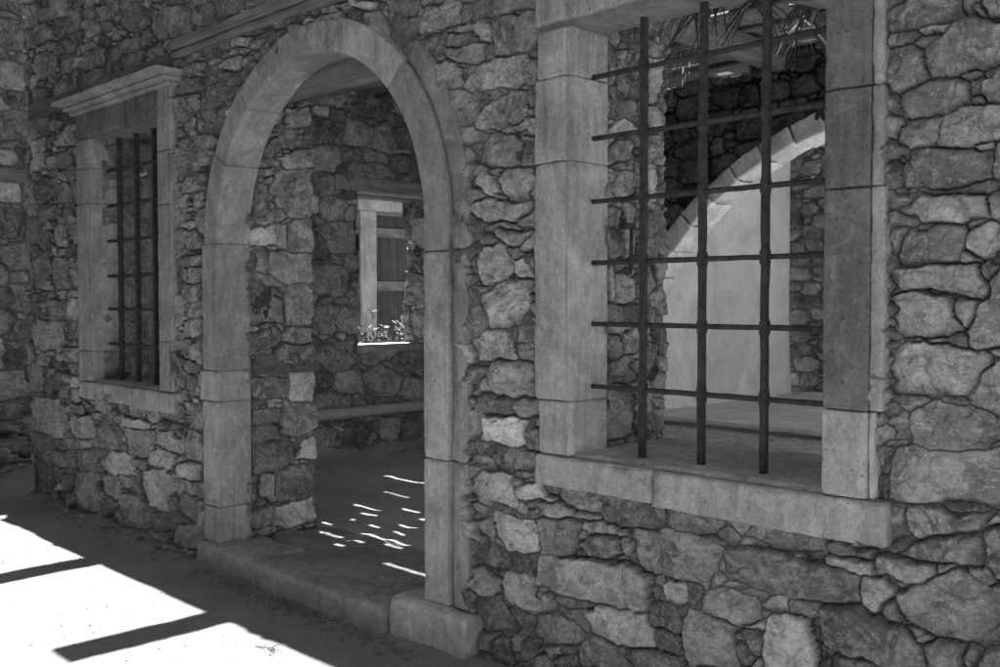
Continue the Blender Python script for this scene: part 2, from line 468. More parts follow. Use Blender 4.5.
def rubble_box(x0, x1, y0, y1, z0, z1, faces, seed, step=.014, **kw):
    """masonry box: displaced sheets on the named faces (+x -x +y -y +z), plain core behind"""
    parts = []; k = 0; sk = kw.pop('inset', .05)
    r = [x0, x1, y0, y1, z0, z1]
    for f in faces:
        k += 1; ar = lambda a, b: np.linspace(a, b, max(3, int((b-a)/step)))
        if f == '-y': parts.append(make_sheet(ar(x0, x1), ar(z0, z1), (0, y0, 0), (1, 0, 0), (0, 0, 1), (0, -1, 0), [], seed+k, **kw)); r[2] = y0+sk
        if f == '+y': parts.append(make_sheet(ar(-x1, -x0), ar(z0, z1), (0, y1, 0), (-1, 0, 0), (0, 0, 1), (0, 1, 0), [], seed+k, **kw)); r[3] = y1-sk
        if f == '+x': parts.append(make_sheet(ar(y0, y1), ar(z0, z1), (x1, 0, 0), (0, 1, 0), (0, 0, 1), (1, 0, 0), [], seed+k, **kw)); r[1] = x1-sk
        if f == '-x': parts.append(make_sheet(ar(-y1, -y0), ar(z0, z1), (x0, 0, 0), (0, -1, 0), (0, 0, 1), (-1, 0, 0), [], seed+k, **kw)); r[0] = x0+sk
        if f == '+z': parts.append(make_sheet(ar(x0, x1), ar(y0, y1), (0, 0, z1), (1, 0, 0), (0, 1, 0), (0, 0, 1), [], seed+k, **kw)); r[5] = z1-sk
    parts.append(box_arrays([tuple(r)]))
    return parts
SUN_E = 4.5; SKY_S = .05; EXPO = 2.1
# ------------------------------------------------------------------ stones of the facade, read off by outline: window x0,y0,scale then polygons;tone
STONES = """
@800,500,4
408,30 600,50 755,65 750,95 600,140 470,150 420,130 410,80;5
585,15 700,20 730,40 640,48 595,40;4
380,225 430,175 540,145 700,140 740,190 725,272 600,258 430,245;4
735,125 800,110 900,120 900,320 800,320 760,250 740,190;4
292,235 380,235 520,265 480,335 290,300;6
95,225 280,255 282,305 190,285 90,245;7
205,195 285,215 285,250 210,225;4
0,205 80,215 95,245 0,235;5
235,330 330,325 365,350 320,410 290,450 235,410;6
330,320 400,330 390,350 340,340;5
320,430 370,420 430,490 350,480;3
375,370 430,340 540,330 600,290 660,290 740,350 830,400 860,570 700,570 560,550 480,500 400,440;5
660,285 750,275 795,330 750,355 700,340;5
745,365 800,340 850,370 800,390;4
530,260 630,265 600,280 540,285;4
90,430 220,430 330,480 430,520 490,610 500,680 340,667 250,630 130,600 95,560 88,490;4
420,505 500,530 515,560 460,555;4
500,575 600,570 635,600 625,680 515,680 490,610;4
640,620 700,590 720,620 690,660 635,660;4
720,620 770,590 860,585 860,700 690,700;4
115,620 180,610 290,650 340,690 115,690;3
50,570 90,565 130,600 75,640 60,610;4
30,500 80,490 85,540 50,565 35,540;3
75,640 105,630 105,690 70,690;3
330,205 400,130 440,160 380,220;4
@640,500,4
-60,130 60,125 190,130 310,210 312,265 270,345 130,320 40,295 -10,280 -50,240;5
330,205 400,190 560,210 650,230 760,270 850,305 868,400 770,410 660,395 540,360 420,335 345,315;4
300,145 350,135 405,165 390,190 310,185;5
405,160 470,175 520,185 480,195 400,190;5
595,215 640,205 720,220 730,245 650,235;5
290,310 320,295 350,315 330,350 290,355;5
310,245 330,260 345,300 315,285;5
335,340 420,340 400,360 340,355;5
30,330 60,310 180,350 205,420 130,425 45,395;7
190,350 245,345 245,420 215,430 205,400;3
245,400 330,358 450,400 470,460 440,495 370,505 290,470 245,430;6
390,365 490,380 480,400 430,395;4
485,410 560,385 570,430 510,450;6
580,405 720,425 720,485 600,450;4
490,500 530,450 640,465 670,490 690,580 700,690 480,690;8
670,495 720,490 725,550 690,570;3
690,570 760,600 720,640 700,620;4
25,410 100,420 150,450 155,550 110,530 30,495;4
62,520 150,555 150,620 70,605;3
160,480 200,440 290,475 370,520 365,620 380,690 190,690 165,600;5
150,440 190,430 180,470 155,475;3
395,525 450,520 480,560 470,620 430,600;4
365,570 400,570 440,640 380,680;3
400,500 480,490 480,515 400,515;6
440,640 480,640 480,667 440,667;6
@460,500,4
60,80 110,68 130,110 130,160 70,160 55,120;6
40,20 110,30 110,60 60,75 45,50;4
130,50 220,70 290,100 310,190 250,205 180,180 140,130;7
290,100 330,70 440,75 470,100 450,160 440,215 320,205 310,150;5
300,15 400,10 450,40 440,70 340,60;6
440,45 540,70 450,75;6
120,0 220,10 250,60 190,55 130,30;5
480,90 600,95 630,140 560,145 490,130;5
465,195 510,145 610,150 640,220 590,235 510,215;4
640,165 690,140 705,250 680,255 630,190;6
50,165 150,180 190,220 180,270 100,265 50,240;3
195,215 300,220 290,290 200,280;3
300,230 430,235 580,250 750,300 745,440 640,430 520,390 420,370 370,380 300,330;6
45,270 90,270 150,330 130,385 90,390 35,330;5
180,285 280,320 325,460 200,430 155,400 160,330;7
325,385 360,380 380,440 335,450;6
375,390 440,390 470,430 400,440;4
375,445 490,450 520,520 480,520 400,470;4
500,440 560,425 720,465 770,520 780,600 700,600 600,570 540,530;7
40,400 100,395 170,430 240,510 210,525 60,515 40,470;4
290,480 360,460 440,500 490,550 430,580 320,575 285,530;5
245,470 290,480 270,545 240,540;4
0,520 50,510 80,560 75,620 30,650 0,640;4
80,545 140,540 110,600 85,595;4
125,590 150,545 190,580 215,680 115,680;4
190,550 250,545 245,610 200,615;4
250,570 300,570 300,680 240,680;4
460,610 510,540 600,570 640,620 680,690 455,690;5
330,590 400,590 410,620 360,640;6
375,620 440,630 455,680 370,680;4
300,610 350,640 370,680 300,680;4
680,615 780,610 860,640 900,690 690,690;4
745,350 790,310 815,330 800,400 760,400;5
190,430 250,450 240,500 200,470;3
455,230 480,205 500,230 470,240;5
20,350 60,380 40,430 25,400;3
110,270 180,280 160,310 130,310;3
@880,0,6.667
70,60 120,20 180,-20 520,-20 535,100 440,140 280,180 80,205;4
80,215 220,210 230,260 180,285 80,280;5
280,205 420,190 420,215 290,220;6
220,265 380,230 340,290 280,320;4
50,310 200,290 280,350 285,420 320,510 220,560 90,580 55,500;5
290,370 340,310 440,250 540,150 600,140 900,150 900,400 800,410 640,460 500,500 330,505 300,440;4
540,-20 620,-20 610,110 560,110 535,60;4
670,-20 900,-20 900,50 800,80 680,110;4
620,50 650,30 670,110 640,120;5
720,130 800,110 800,140;4
500,510 600,470 650,490 580,540 520,530;4
580,545 660,510 670,590 600,640;4
665,490 800,430 900,430 800,460 690,525;4
680,560 800,480 900,450 900,640 800,650 720,665 680,620;5
@880,100,6.667
110,-20 220,-90 300,-140 420,-140 550,-110 580,-40 575,40 460,75 210,100 100,70;4
610,-20 690,-10 700,20 600,35;4
120,180 200,130 400,120 380,220 340,290 120,305;5
400,200 450,110 600,60 800,20 900,10 900,220 800,235 600,265 370,290;5
620,285 750,260 750,315 640,305;6
135,530 160,430 230,320 340,305 700,320 740,400 720,500 600,530 450,575 200,580;4
110,370 160,350 165,400 130,430;5
740,330 800,260 900,240 900,550 800,550 750,500;4
290,590 500,590 700,545 780,560 700,600 480,640 300,620;4
100,610 230,600 170,635;4
@880,200,6.667
110,80 150,20 300,-40 650,-40 720,40 740,110 620,115 540,150 300,155 150,130;7
740,0 800,-60 900,-80 900,130 800,130 740,110;4
240,165 360,175 300,205 235,195;5
560,160 700,125 640,170 590,185;5
75,390 130,240 250,205 420,170 545,180 545,270 500,400 350,410 180,430 80,430;5
50,260 80,200 125,210 100,300 70,350;5
530,320 590,200 700,150 900,150 900,370 800,370 650,390;6
520,340 640,410 520,415;5
80,470 240,460 500,430 620,425 690,560 700,640 560,635 300,590 250,615 150,610;5
670,440 700,420 790,460 710,530 665,510;5
740,395 800,390 800,430;5
70,520 110,560 125,610 80,610;4
250,620 320,605 350,640;5
@880,300,6.667
545,220 620,100 700,0 740,-120 800,-170 900,-180 900,290 800,300 620,325 570,290;6
80,0 100,-30 250,-40 470,-20 470,100 510,200 430,230 80,235;5
480,0 620,-10 600,80 530,180 475,110;5
130,265 240,260 180,275;4
300,260 420,250 430,280 330,280;5
430,250 540,240 550,310 470,290;4
70,320 260,285 420,290 600,330 720,350 790,420 790,560 760,650 500,645 130,635 65,530;8
725,340 800,320 900,330 800,410;5
@880,400,6.667
55,80 110,25 190,80 210,240 100,260 60,160;5
90,0 330,10 300,60 200,80;5
205,140 340,35 600,35 800,50 860,200 770,300 600,325 340,310 260,290 215,210;5
45,280 200,285 170,305 50,305;5
65,430 110,340 350,330 600,340 900,370 900,690 800,700 500,680 150,660 45,640 60,550;5
10,400 40,320 80,330 60,440 45,510 10,480;4
10,540 50,520 60,560 40,640 0,650;3
420,0 620,0 600,30 430,20;4
@390,0,5
120,90 180,40 330,-20 335,90 280,120 170,160 125,150;5
-30,0 130,-20 135,60 60,75 -30,80;5
140,0 250,-40 160,25;5
35,90 110,75 120,140 60,150;5
340,20 380,0 385,90 345,100;4
390,30 480,-30 740,-40 740,0 680,30 560,50 400,95 380,90;5
410,120 460,100 490,130 485,190 440,195 410,170;6
500,90 600,75 750,30 750,200 700,235 600,260 520,250 500,180;4
220,195 380,145 400,150 350,210 230,250;4
270,150 380,105 400,120 380,140 280,160;5
270,270 380,215 460,205 455,280 380,310 290,305;5
460,210 500,230 490,290 460,290;3
335,430 370,360 380,320 560,280 650,270 680,290 665,330 640,420 560,440 380,475;7
670,290 735,290 740,390 680,430 665,390;4
285,315 370,318 310,340;6
320,350 350,340 350,390 310,390;4
580,450 660,450 690,550 640,600 580,610;5
690,430 750,430 750,510 700,540 685,500;4
630,420 660,400 670,430 640,440;5
470,460 560,450 480,520 450,500;4
410,620 460,550 550,490 565,600 530,640 430,655;5
390,510 450,510 440,560 400,590;4
390,470 460,465 440,495;5
690,550 750,520 750,570 690,580;4
610,630 700,590 690,667 620,667;5
700,580 750,590 750,667 700,667;5
580,50 650,40 620,65;5
@440,130,6.667
240,210 270,100 330,40 450,35 530,80 515,220 400,235 300,235;5
200,75 260,75 240,150 210,200;4
525,130 550,80 640,85 655,180 620,235 530,235;4
240,20 330,5 250,40;6
480,0 600,0 600,40 500,35;4
530,50 600,50 600,75 540,75;5
205,290 220,240 290,250 280,280 220,305;6
250,350 300,275 350,285 380,330 385,410 320,435 250,420;6
370,310 430,250 600,245 620,330 600,420 570,470 470,475 400,420 380,360;6
210,500 290,445 400,480 430,500 430,600 330,620 260,600 220,560;6
430,490 600,475 605,580 480,600 430,590;6
240,630 400,630 600,590 610,660 240,667;4
320,250 400,245 380,285 340,275;4
200,320 240,330 240,400 200,390;4
@440,230,6.667
220,230 260,130 350,105 410,115 465,220 450,310 380,340 260,365 225,300;6
195,200 220,150 215,280 200,290;4
340,0 610,-20 600,70 490,100 440,85 350,40;5
270,50 340,40 340,100 270,100;5
480,210 540,165 600,210 610,300 520,325 490,320;7
420,120 500,105 560,150 480,195;5
560,130 610,130 610,200;4
250,530 270,430 330,380 420,350 560,410 580,480 560,560 520,640 440,650 320,655 260,610;8
550,650 580,530 610,560 610,660;4
490,340 610,340 610,390 540,390;4
590,430 630,430 620,500;4
200,380 240,380 230,480 200,480;4
220,330 260,360 230,360;4
@440,330,6.667
220,60 290,10 370,10 440,10 490,110 510,200 360,205 230,205;8
500,90 600,50 620,100 620,205 520,200;4
450,0 560,0 490,70;4
230,215 300,215 310,270 230,270;4
300,290 330,215 510,215 600,230 620,300 620,430 500,435 360,430 310,350;6
235,330 270,290 320,370 340,420 250,410;7
215,490 260,425 350,435 470,460 480,545 400,565 250,545;4
470,500 540,450 660,470 660,530 580,560 540,570 490,540;5
200,390 240,390 230,440 200,440;5
@440,430,6.667
245,50 250,-60 340,-85 500,-85 560,-50 560,100 500,105 380,70;9
565,0 600,-60 650,0 650,140 600,120;4
220,100 360,90 360,150 300,180 230,150;4
370,80 430,110 380,140;4
385,240 400,160 470,140 610,165 610,280 430,285;5
195,220 230,180 350,210 370,250 340,275 230,250;5
520,150 560,120 620,150;5
605,300 640,210 655,220 650,350;5
505,450 500,390 560,360 640,360 690,400 670,460 520,470;8
500,290 590,290 570,320 520,320;4
545,340 600,335 590,360;4
180,400 210,340 300,290 470,310 490,420 560,500 560,570 450,540 330,500 220,460;7
540,480 650,480 620,520;4
200,480 300,500 330,560 250,600 210,580;5
@200,0,5
-40,40 70,20 75,100 0,130;4
75,0 200,0 205,50 80,100;4
210,0 330,0 220,45;4
0,240 45,240 45,290 0,290;5
60,220 150,190 140,250 60,275;4
150,205 235,175 240,215 155,240;6
250,195 290,150 350,130 350,160 270,195;4
350,130 460,85 470,115 380,155;4
470,75 540,65 560,85 480,110;5
570,50 640,20 655,50 590,70;5
165,245 230,235 220,265 175,265;4
240,220 340,190 330,225 250,245;4
90,340 140,290 190,280 190,345 110,355;5
195,285 250,275 250,320 200,335;5
40,300 100,295 90,315 45,320;5
0,300 30,310 10,345 0,345;4
0,370 60,335 90,360 60,400 0,430;4
120,400 200,350 220,380 180,430 110,420;4
0,460 60,410 170,430 160,480 80,520 0,540;4
0,560 70,545 80,640 0,667;5
90,550 130,540 120,600 90,620;4
250,270 300,260 260,300;5
750,0 860,0 840,40 760,40;7
870,0 930,20 920,80 880,60;4
930,20 1000,0 1000,70 940,80;5
660,20 740,10 740,40 700,60;5
@20,0,5
140,-30 230,-30 230,70 150,95 135,90;6
0,40 70,20 80,120 30,130 0,140;5
85,40 130,35 130,110 95,115;4
0,160 130,105 160,180 90,220 0,250;4
235,40 290,45 290,150 240,180;4
150,110 220,90 240,180 180,210;3
300,60 370,30 380,70 310,90;4
300,130 330,95 390,110 400,150 330,190;5
380,40 480,0 490,60 400,110;4
480,110 520,80 530,0 560,10 640,60 600,140 530,160;4
455,200 470,120 500,190;6
390,120 460,110 440,160 400,150;4
265,240 370,200 380,240 270,275;5
390,170 450,200 440,235 385,235;3
290,320 330,270 420,250 430,310 300,365;5
430,240 570,185 580,250 430,305;4
575,180 640,140 650,220 590,250;4
640,60 700,40 830,20 840,150 750,190 670,210 640,130;4
640,20 740,0 690,50;5
835,60 900,30 970,40 970,100 860,145;5
60,270 160,260 170,360 80,410 60,340;4
170,280 260,260 260,350 190,380;3
0,270 50,290 50,430 0,430;4
800,340 920,300 930,330 810,395;5
900,250 950,240 945,280 900,290;6
800,290 830,280 830,320;5
840,270 890,260 880,300 840,310;4
960,240 1000,230 1000,270 960,275;4
800,420 900,380 900,440 820,470;4
900,360 990,330 990,400 910,430;4
800,500 880,470 890,540 800,570;4
890,460 1000,420 1000,500 900,545;4
880,570 970,550 980,650 880,667;5
800,600 870,590 860,667 800,667;5
30,560 140,555 150,640 60,667;4
20,450 120,440 120,510 20,560;4
160,560 200,560 190,600;4
190,620 270,590 280,610 200,650;4
@0,90,4.17
145,110 200,90 210,150 140,180;4
105,350 110,220 180,195 190,320;6
225,190 320,140 325,220 230,240;5
190,200 215,190 215,245 195,245;4
220,280 290,240 290,310 225,335;4
290,250 325,230 325,310 295,310;4
215,100 250,90 240,130;4
235,150 320,105 325,125 240,165;4
140,400 180,360 230,370 235,455 150,460;3
240,345 275,335 270,380 240,380;5
280,325 325,320 325,365 285,370;4
235,470 240,380 300,400 300,460;5
305,380 330,380 330,480 305,480;4
250,500 300,490 310,510 250,525;4
260,540 320,515 320,540 265,550;5
130,480 240,480 240,540 140,540;4
210,580 270,560 275,650 210,655;5
280,570 330,550 330,650 280,650;5
160,590 200,590 200,660 160,660;3
@0,250,4.17
110,20 190,10 200,100 180,160 110,150;5
200,30 280,30 285,165 210,165;4
285,80 335,80 335,160 290,160;5
280,35 310,40 310,75 280,70;5
215,170 270,165 265,200 220,205;6
280,170 335,170 330,195 285,195;6
110,180 200,175 190,210 120,210;3
195,215 255,210 255,295 190,290;4
258,210 320,200 335,250 315,290 265,285;7
115,210 180,215 180,280 120,270;4
110,330 150,295 255,300 265,400 180,425 130,400;6
270,310 320,300 335,370 270,375;4
210,435 265,430 260,455 220,460;6
275,410 335,400 335,465 270,465;5
105,470 160,460 170,590 105,590;5
190,460 245,470 240,495 200,490;4
250,475 325,475 325,520 255,515;5
215,510 255,510 250,580 215,580;4
285,530 335,530 335,570 290,580;7
170,490 195,490 190,520 170,515;4
215,590 280,560 285,620 220,620;5
290,580 335,580 330,635 295,635;5
180,540 210,530 210,610 180,610;4
@150,70,3.706
110,260 150,245 150,285 115,290;4
160,255 240,240 235,290 170,275;4
110,310 150,290 210,300 215,340 150,385 115,380;5
100,420 150,395 155,440 110,455;5
160,385 205,385 200,440 165,445;5
95,470 130,460 130,520 100,520;5
140,460 190,450 190,520 150,525;5
110,560 180,560 150,590 110,590;5
110,610 150,590 185,600 185,660 120,660;5
@150,250,3.706
105,20 150,20 150,60 110,60;4
155,20 195,15 195,50 160,55;5
110,70 135,65 130,115 110,115;5
140,60 195,60 195,115 140,115;5
120,130 190,125 190,190 120,185;5
115,195 195,200 195,255 120,250;5
115,265 190,260 195,310 120,320;5
130,370 180,330 200,430 150,410;5
105,330 150,330 130,400 105,390;4
120,470 160,465 155,510 125,510;5
160,440 185,440 180,465;7
110,530 140,525 140,555 110,555;8
150,540 175,540 170,560;6
115,570 190,570 190,660 130,650;5
@20,390,4.765
25,30 180,50 200,110 225,130 220,190 190,230 30,190;6
30,210 70,200 140,230 150,280 140,340 60,345;4
190,70 300,80 310,110 210,105;5
30,400 50,350 150,365 190,400 160,490 50,490;4
235,160 250,130 340,125 355,170 350,230 290,235 240,200;6
360,150 440,155 470,180 470,290 380,280 355,240;4
205,230 350,250 350,275 260,280 215,270;5
145,290 230,290 260,370 180,365 150,340;5
245,290 360,285 380,390 310,380 260,340;4
380,350 430,290 520,310 540,400 430,410 390,380;7
245,490 235,400 330,395 360,470 390,560 360,585 270,550;5
360,420 430,400 476,430 476,520 400,500;5
180,430 200,400 245,410 230,490 200,480;4
170,490 230,490 230,540 180,520;4
390,520 450,530 440,610 390,600;4
340,110 390,110 380,140 340,135;5
395,120 476,120 476,150 400,150;5
290,60 340,80 330,95;4
160,240 210,240 200,260;4
@110,390,3.923
30,100 100,110 160,130 150,150 60,140;7
45,150 170,160 180,190 150,265 50,255;5
175,210 190,160 240,170 275,200 270,255 190,220;7
175,130 230,130 235,155 190,160;4
240,130 270,130 270,150 240,150;4
160,250 190,225 255,260 230,310 170,290;6
240,165 280,160 280,190 250,185;3
290,160 360,180 365,290 280,260;5
280,70 340,45 365,130 345,170 280,130;5
60,260 120,280 120,310 70,295;4
130,275 160,280 165,310 130,305;4
270,300 320,280 355,300 350,355 275,345;7
105,330 140,315 210,310 215,480 160,470 110,390;8
220,330 265,320 260,400 220,410;5
70,345 100,350 115,440 60,390;4
270,350 300,355 370,360 370,425 270,400;5
20,500 50,400 150,470 130,550 70,545 20,520;5
215,440 250,425 245,480 220,475;5
255,430 280,415 340,450 340,530 260,480;5
340,430 375,440 375,460 345,450;5
290,410 330,420 330,440;4
160,490 230,495 260,530 220,560 160,545;4
340,470 370,465 375,590 340,560;5
275,10 305,10 305,40 275,40;8
310,25 340,25 335,50 310,45;7
215,620 260,530 330,540 360,620 300,640;5
"""
REVEAL = """
@240,80,4.17
190,120 310,115 320,190 200,195 185,160;6
175,200 320,190 320,280 180,290;4
90,290 170,220 180,290 130,320;4
150,330 260,290 315,295 315,365 200,365;5
70,370 150,365 140,400 75,400;5
135,450 170,380 330,375 335,570 220,570 150,520;5
50,440 120,435 120,570 55,570;4
40,615 150,600 150,690 40,690;8
155,600 205,600 205,700 155,700;7
215,590 325,590 325,715 215,715;5
@240,230,4.17
120,95 320,95 320,220 150,215 120,150;5
50,90 115,85 115,180 50,180;5
60,385 75,270 130,235 190,260 205,380;1
205,235 320,230 320,395 205,395;5
150,520 170,480 325,475 325,540 220,555 160,550;3
50,600 60,500 140,510 145,570;5
120,600 150,575 210,575 200,610;5
215,575 330,555 330,735 215,735;8
45,620 215,620 215,700 50,700;4
@240,380,4.17
50,180 55,130 160,125 175,180;4
170,130 180,90 320,80 330,200 240,235 170,225;5
45,290 40,200 175,190 180,240;4
45,385 50,290 130,255 230,265 225,340 150,380;4
240,330 260,245 330,240 335,325;7
170,510 165,385 320,345 325,490;4
80,480 95,395 150,400 155,520;6
40,440 85,440 80,530 45,530;4
45,405 90,400 85,435 45,440;4
155,640 160,540 325,490 325,580;7
45,615 50,550 150,530 150,600;4
45,625 155,615 155,640 45,650;4
"""
WREVEAL = """
@600,0,4.175
40,100 110,110 115,170 60,170;5
45,150 90,190 85,350 45,340;4
90,210 130,200 140,280 130,400 95,380;5
130,205 200,200 200,400 140,410;4
210,160 280,120 290,90 240,60 205,90;5
210,180 280,170 280,230 210,230;5
205,245 275,240 275,430 210,430;6
80,430 155,420 155,500 85,500;4
45,380 80,370 80,480 45,480;4
160,420 200,420 200,540 160,530;4
205,440 280,440 280,530 205,520;6
40,545 110,490 170,520 170,555 45,580;6
205,560 270,550 272,667 210,667;6
45,600 160,590 170,667 45,667;5
@600,160,3.924
35,25 155,45 160,100 150,150 40,130;5
100,5 160,5 155,35 100,30;5
195,20 245,20 250,60 245,140 195,140;7
40,170 110,185 120,240 90,265 40,240;5
115,170 160,170 155,390 120,390 110,280;6
195,180 245,215 250,390 190,390;5
40,270 100,270 105,380 40,390;3
40,420 75,415 75,550 40,550;6
80,470 155,420 160,560 80,560;6
190,410 245,410 250,520 200,540;5
45,565 155,565 155,640 45,640;3
195,570 250,570 245,645 195,645;3
@530,340,4.17
330,0 420,0 400,80 335,100;5
340,110 440,60 455,170 360,190;4
495,20 545,20 545,180 500,170;5
332,215 455,225 450,400 340,440;5
495,170 525,180 525,320 495,330;9
525,330 545,320 545,430 500,440;4
335,430 430,420 400,465 340,460;4
425,410 460,410 455,460 420,455;3
"""
def parse(txt, ax, val, iu, iv, su=1):
    out = []; x0 = y0 = 0; s = 1
    for ln in txt.strip().split('\n'):
        if ln[0] == '@': x0, y0, s = map(float, ln[1:].split(',')); continue
        pts, t = ln.split(';')
        P = []
        for p in pts.split():
            a, b = map(float, p.split(',')); w = on(x0+a/s, y0+b/s, ax, val); P.append((w[iu]*su, w[iv]))
        out.append((P, int(t)))
    return out

# ------------------------------------------------------------------ dimensions
XL, XR = -8.36, 1.2                     # facade
TH = .66                                # wall thickness
AC, AZ, AR = -4.379, 1.90, .926         # arch centre x, springing height, inner radius
DL, DR = -5.305, -3.453
W1 = dict(x0=-2.577, x1=-1.52, z0=.945, z1=2.62)       # near window opening
W2 = dict(x0=-7.10, x1=-6.045, z0=.985, z1=2.70)        # far window opening
TOPZ = 4.15

bld = empty('stone_building', ((XL+XR)/2, .33, 0), 'old rubble stone building with an arched doorway between two barred windows, filling the picture', 'building')

# facade wall ------------------------------------------------------
def graded(a, b, f):
    o = [a]
    while o[-1] < b: o.append(min(b, o[-1]+f(o[-1])))
    return np.array(o)
us = graded(XL, XR, lambda x: float(np.clip(.0042+.00115*(-x-1.4), .0042, .0115)) if x < -.75 else .02)
vs = graded(-.06, TOPZ, lambda z: .0050 if z < 2.6 else (.0062 if z < 3.2 else .011))
def hole(u, v):
    a = ((u-AC)**2+(v-AZ)**2 < 1.0**2) & (v > AZ)
    b = (u > DL-.09) & (u < DR+.13) & (v <= AZ+.01)
    w1 = (u > W1['x0']-.1) & (u < W1['x1']+.12) & (v > W1['z0']-.07) & (v < W1['z1']+.15)
    w2 = (u > W2['x0']-.12) & (u < W2['x1']+.08) & (v > W2['z0']-.07) & (v < W2['z1']+.15)
    return a | b | w1 | w2
def solid(u, v):                         # dressed frames and timbers: no rubble laid there
    a = ((u-AC)**2+(v-AZ)**2 < np.where(u > AC+.5, 1.21, 1.06)**2) & (v > AZ)
    b = (u > DL-.17) & (u < DR+.26) & (v <= AZ+.01)
    w1 = (u > -2.75) & (u < -1.34) & (v > .82) & (v < 2.9)
    w2 = (u > -7.3) & (u < -5.89) & (v > .87) & (v < 3.0)
    t1 = (u > -8.25) & (u < -5.9) & (v > 2.97) & (v < 3.09)
    t2 = (u > -5.85) & (u < -2.9) & (v > 3.06) & (v < 3.15)
    return a | b | w1 | w2 | t1 | t2
polys = parse(STONES, 1, 0.0, 0, 2)
fac = make_sheet(us, vs, (0, 0, 0), (1, 0, 0), (0, 0, 1), (0, -1, 0), polys, 11, hole=hole, depth=.042, solid=solid)
Y0, Y1 = .075, TH
core = [(XL+.02, W2['x0'], Y0, Y1, 0, TOPZ-.01), (W2['x0'], W2['x1'], Y0, Y1, 0, W2['z0']-.06), (W2['x0'], W2['x1'], Y0, Y1, W2['z1']+.02, TOPZ-.01),
        (W2['x1'], DL-.05, Y0, Y1, 0, TOPZ-.01), (DL-.05, DR+.02, Y0+.17, Y1, 2.97, TOPZ-.01), (DL-.05, DR+.02, Y0, Y0+.17, 3.0, TOPZ-.01),
        (DR+.02, W1['x0']-.05, Y0, Y1, 0, TOPZ-.01), (W1['x0']-.05, W1['x1']+.03, Y0, Y1, 0, .84), (W1['x0']-.05, W1['x1']+.03, Y0, .215, W1['z1']+.04, TOPZ-.01), (W1['x0']-.05, W1['x1']+.03, .215, Y1, 3.12, TOPZ-.01),
        (W1['x1']+.03, XR, Y0, Y1, 0, TOPZ-.01)]
parts = [fac, box_arrays(core)]
# broken top course and end of the wall
parts.append(make_sheet(np.arange(-Y1, 0.0, .02), np.arange(0, TOPZ, .02), (XL, 0, 0), (0, -1, 0), (0, 0, 1), (-1, 0, 0), [], 21))
parts.append(make_sheet(np.arange(XL, XR, .02), np.arange(0, Y1, .02), (0, 0, TOPZ), (1, 0, 0), (0, 1, 0), (0, 0, 1), [], 22))
# inner reveals, in rubble, behind the dressed frames
rv = parse(REVEAL, 0, DL, 1, 2)
parts.append(make_sheet(np.arange(.17, TH+.01, .0065), np.arange(.05, 2.98, .0065), (DL, 0, 0), (0, 1, 0), (0, 0, 1), (1, 0, 0), rv, 31, depth=.045,
             sizes=(.05, .036, .026, .018, .013)))
wv_ = parse(WREVEAL, 0, W1['x0'], 1, 2)
parts.append(make_sheet(np.arange(.2, TH-.02, .005), np.arange(.86, 3.13, .005), (W1['x0']-.012, 0, 0), (0, 1, 0), (0, 0, 1), (1, 0, 0), wv_, 33, depth=.04,
             sizes=(.05, .036, .026, .018, .013)))
parts.append(make_sheet(np.arange(.2, TH+.01, .009), np.arange(.9, 2.76, .009), (W2['x0']-.01, 0, 0), (0, 1, 0), (0, 0, 1), (1, 0, 0), [], 35, depth=.045, sizes=(.12, .09, .06, .04, .028, .018)))
parts.append(make_sheet(np.arange(-TH, -.17, .02), np.arange(.05, 2.98, .02), (DR, 0, 0), (0, -1, 0), (0, 0, 1), (-1, 0, 0), [], 36, depth=.04))
parts.append(make_sheet(np.arange(-TH, -.2, .02), np.arange(.86, 3.13, .02), (W1['x1']+.012, 0, 0), (0, -1, 0), (0, 0, 1), (-1, 0, 0), [], 37, depth=.04))
rubble_obj('facade_wall', parts, M['rubble'], bld)

# arched doorway ---------------------------------------------------
def ring_fn(P):                          # block space: x = angle*R, y = depth, z = radius
    a = P[:, 0]; r = P[:, 2]
    return np.stack([AC+np.cos(a)*r, P[:, 1], AZ+np.sin(a)*r], 1)
mb = MB()
mb.box(DL-.17, DL-.006, -.006, .2, .1, AZ); mb.box(DR+.006, DR+.16, -.006, .2, .1, AZ)
n0 = 40
V = []; F = []
for i in range(n0+1):
    a = math.pi*i/n0
    for r in (AR+.006, 1.05):
        for y in (-.008, .2): V.append((AC+math.cos(a)*r, y, AZ+math.sin(a)*r))
for i in range(n0):
    b = i*4
    for q in ((0, 2, 3, 1),):
        pass
    F += [(b, b+4, b+6, b+2), (b+1, b+3, b+7, b+5), (b, b+1, b+5, b+4), (b+2, b+6, b+7, b+3)]
mb.add(V, F)
arch = mb.build('doorway_surround', M['mortar'], bld)
arch['label'] = 'round-arched doorway surround of large dressed stones'
def vous(a0, a1, r1, seed, mat, rand, y0=-.022, r0=AR, name='voussoir', g=.0014, label=None):
    A0, A1 = R(a0), R(a1)
    x0, x1, y1 = A0+g/r0, A1-g/r0, .2
    sc = AR                                # block built in arc length so that its grid is even
    def fn(P):
        Q = P.copy(); Q[:, 0] = P[:, 0]/sc; return ring_fn(Q)
    return stone_block(name, mat, arch, (x0*sc, x1*sc, y0, y1, r0, r1), r=.010, amp=.003, seed=seed, fn=fn, rand=rand, chip=.008)
vous(152, 180.6, 1.075, 1, M['dressed'], .45)
vous(129, 152, 1.07, 2, M['dressed'], .35)
vous(105, 129, 1.065, 3, M['dressed'], .3)
vous(75.5, 105, 1.075, 4, M['dressed'], .3)
vous(44, 75.5, 1.09, 5, M['dressed'], .75)
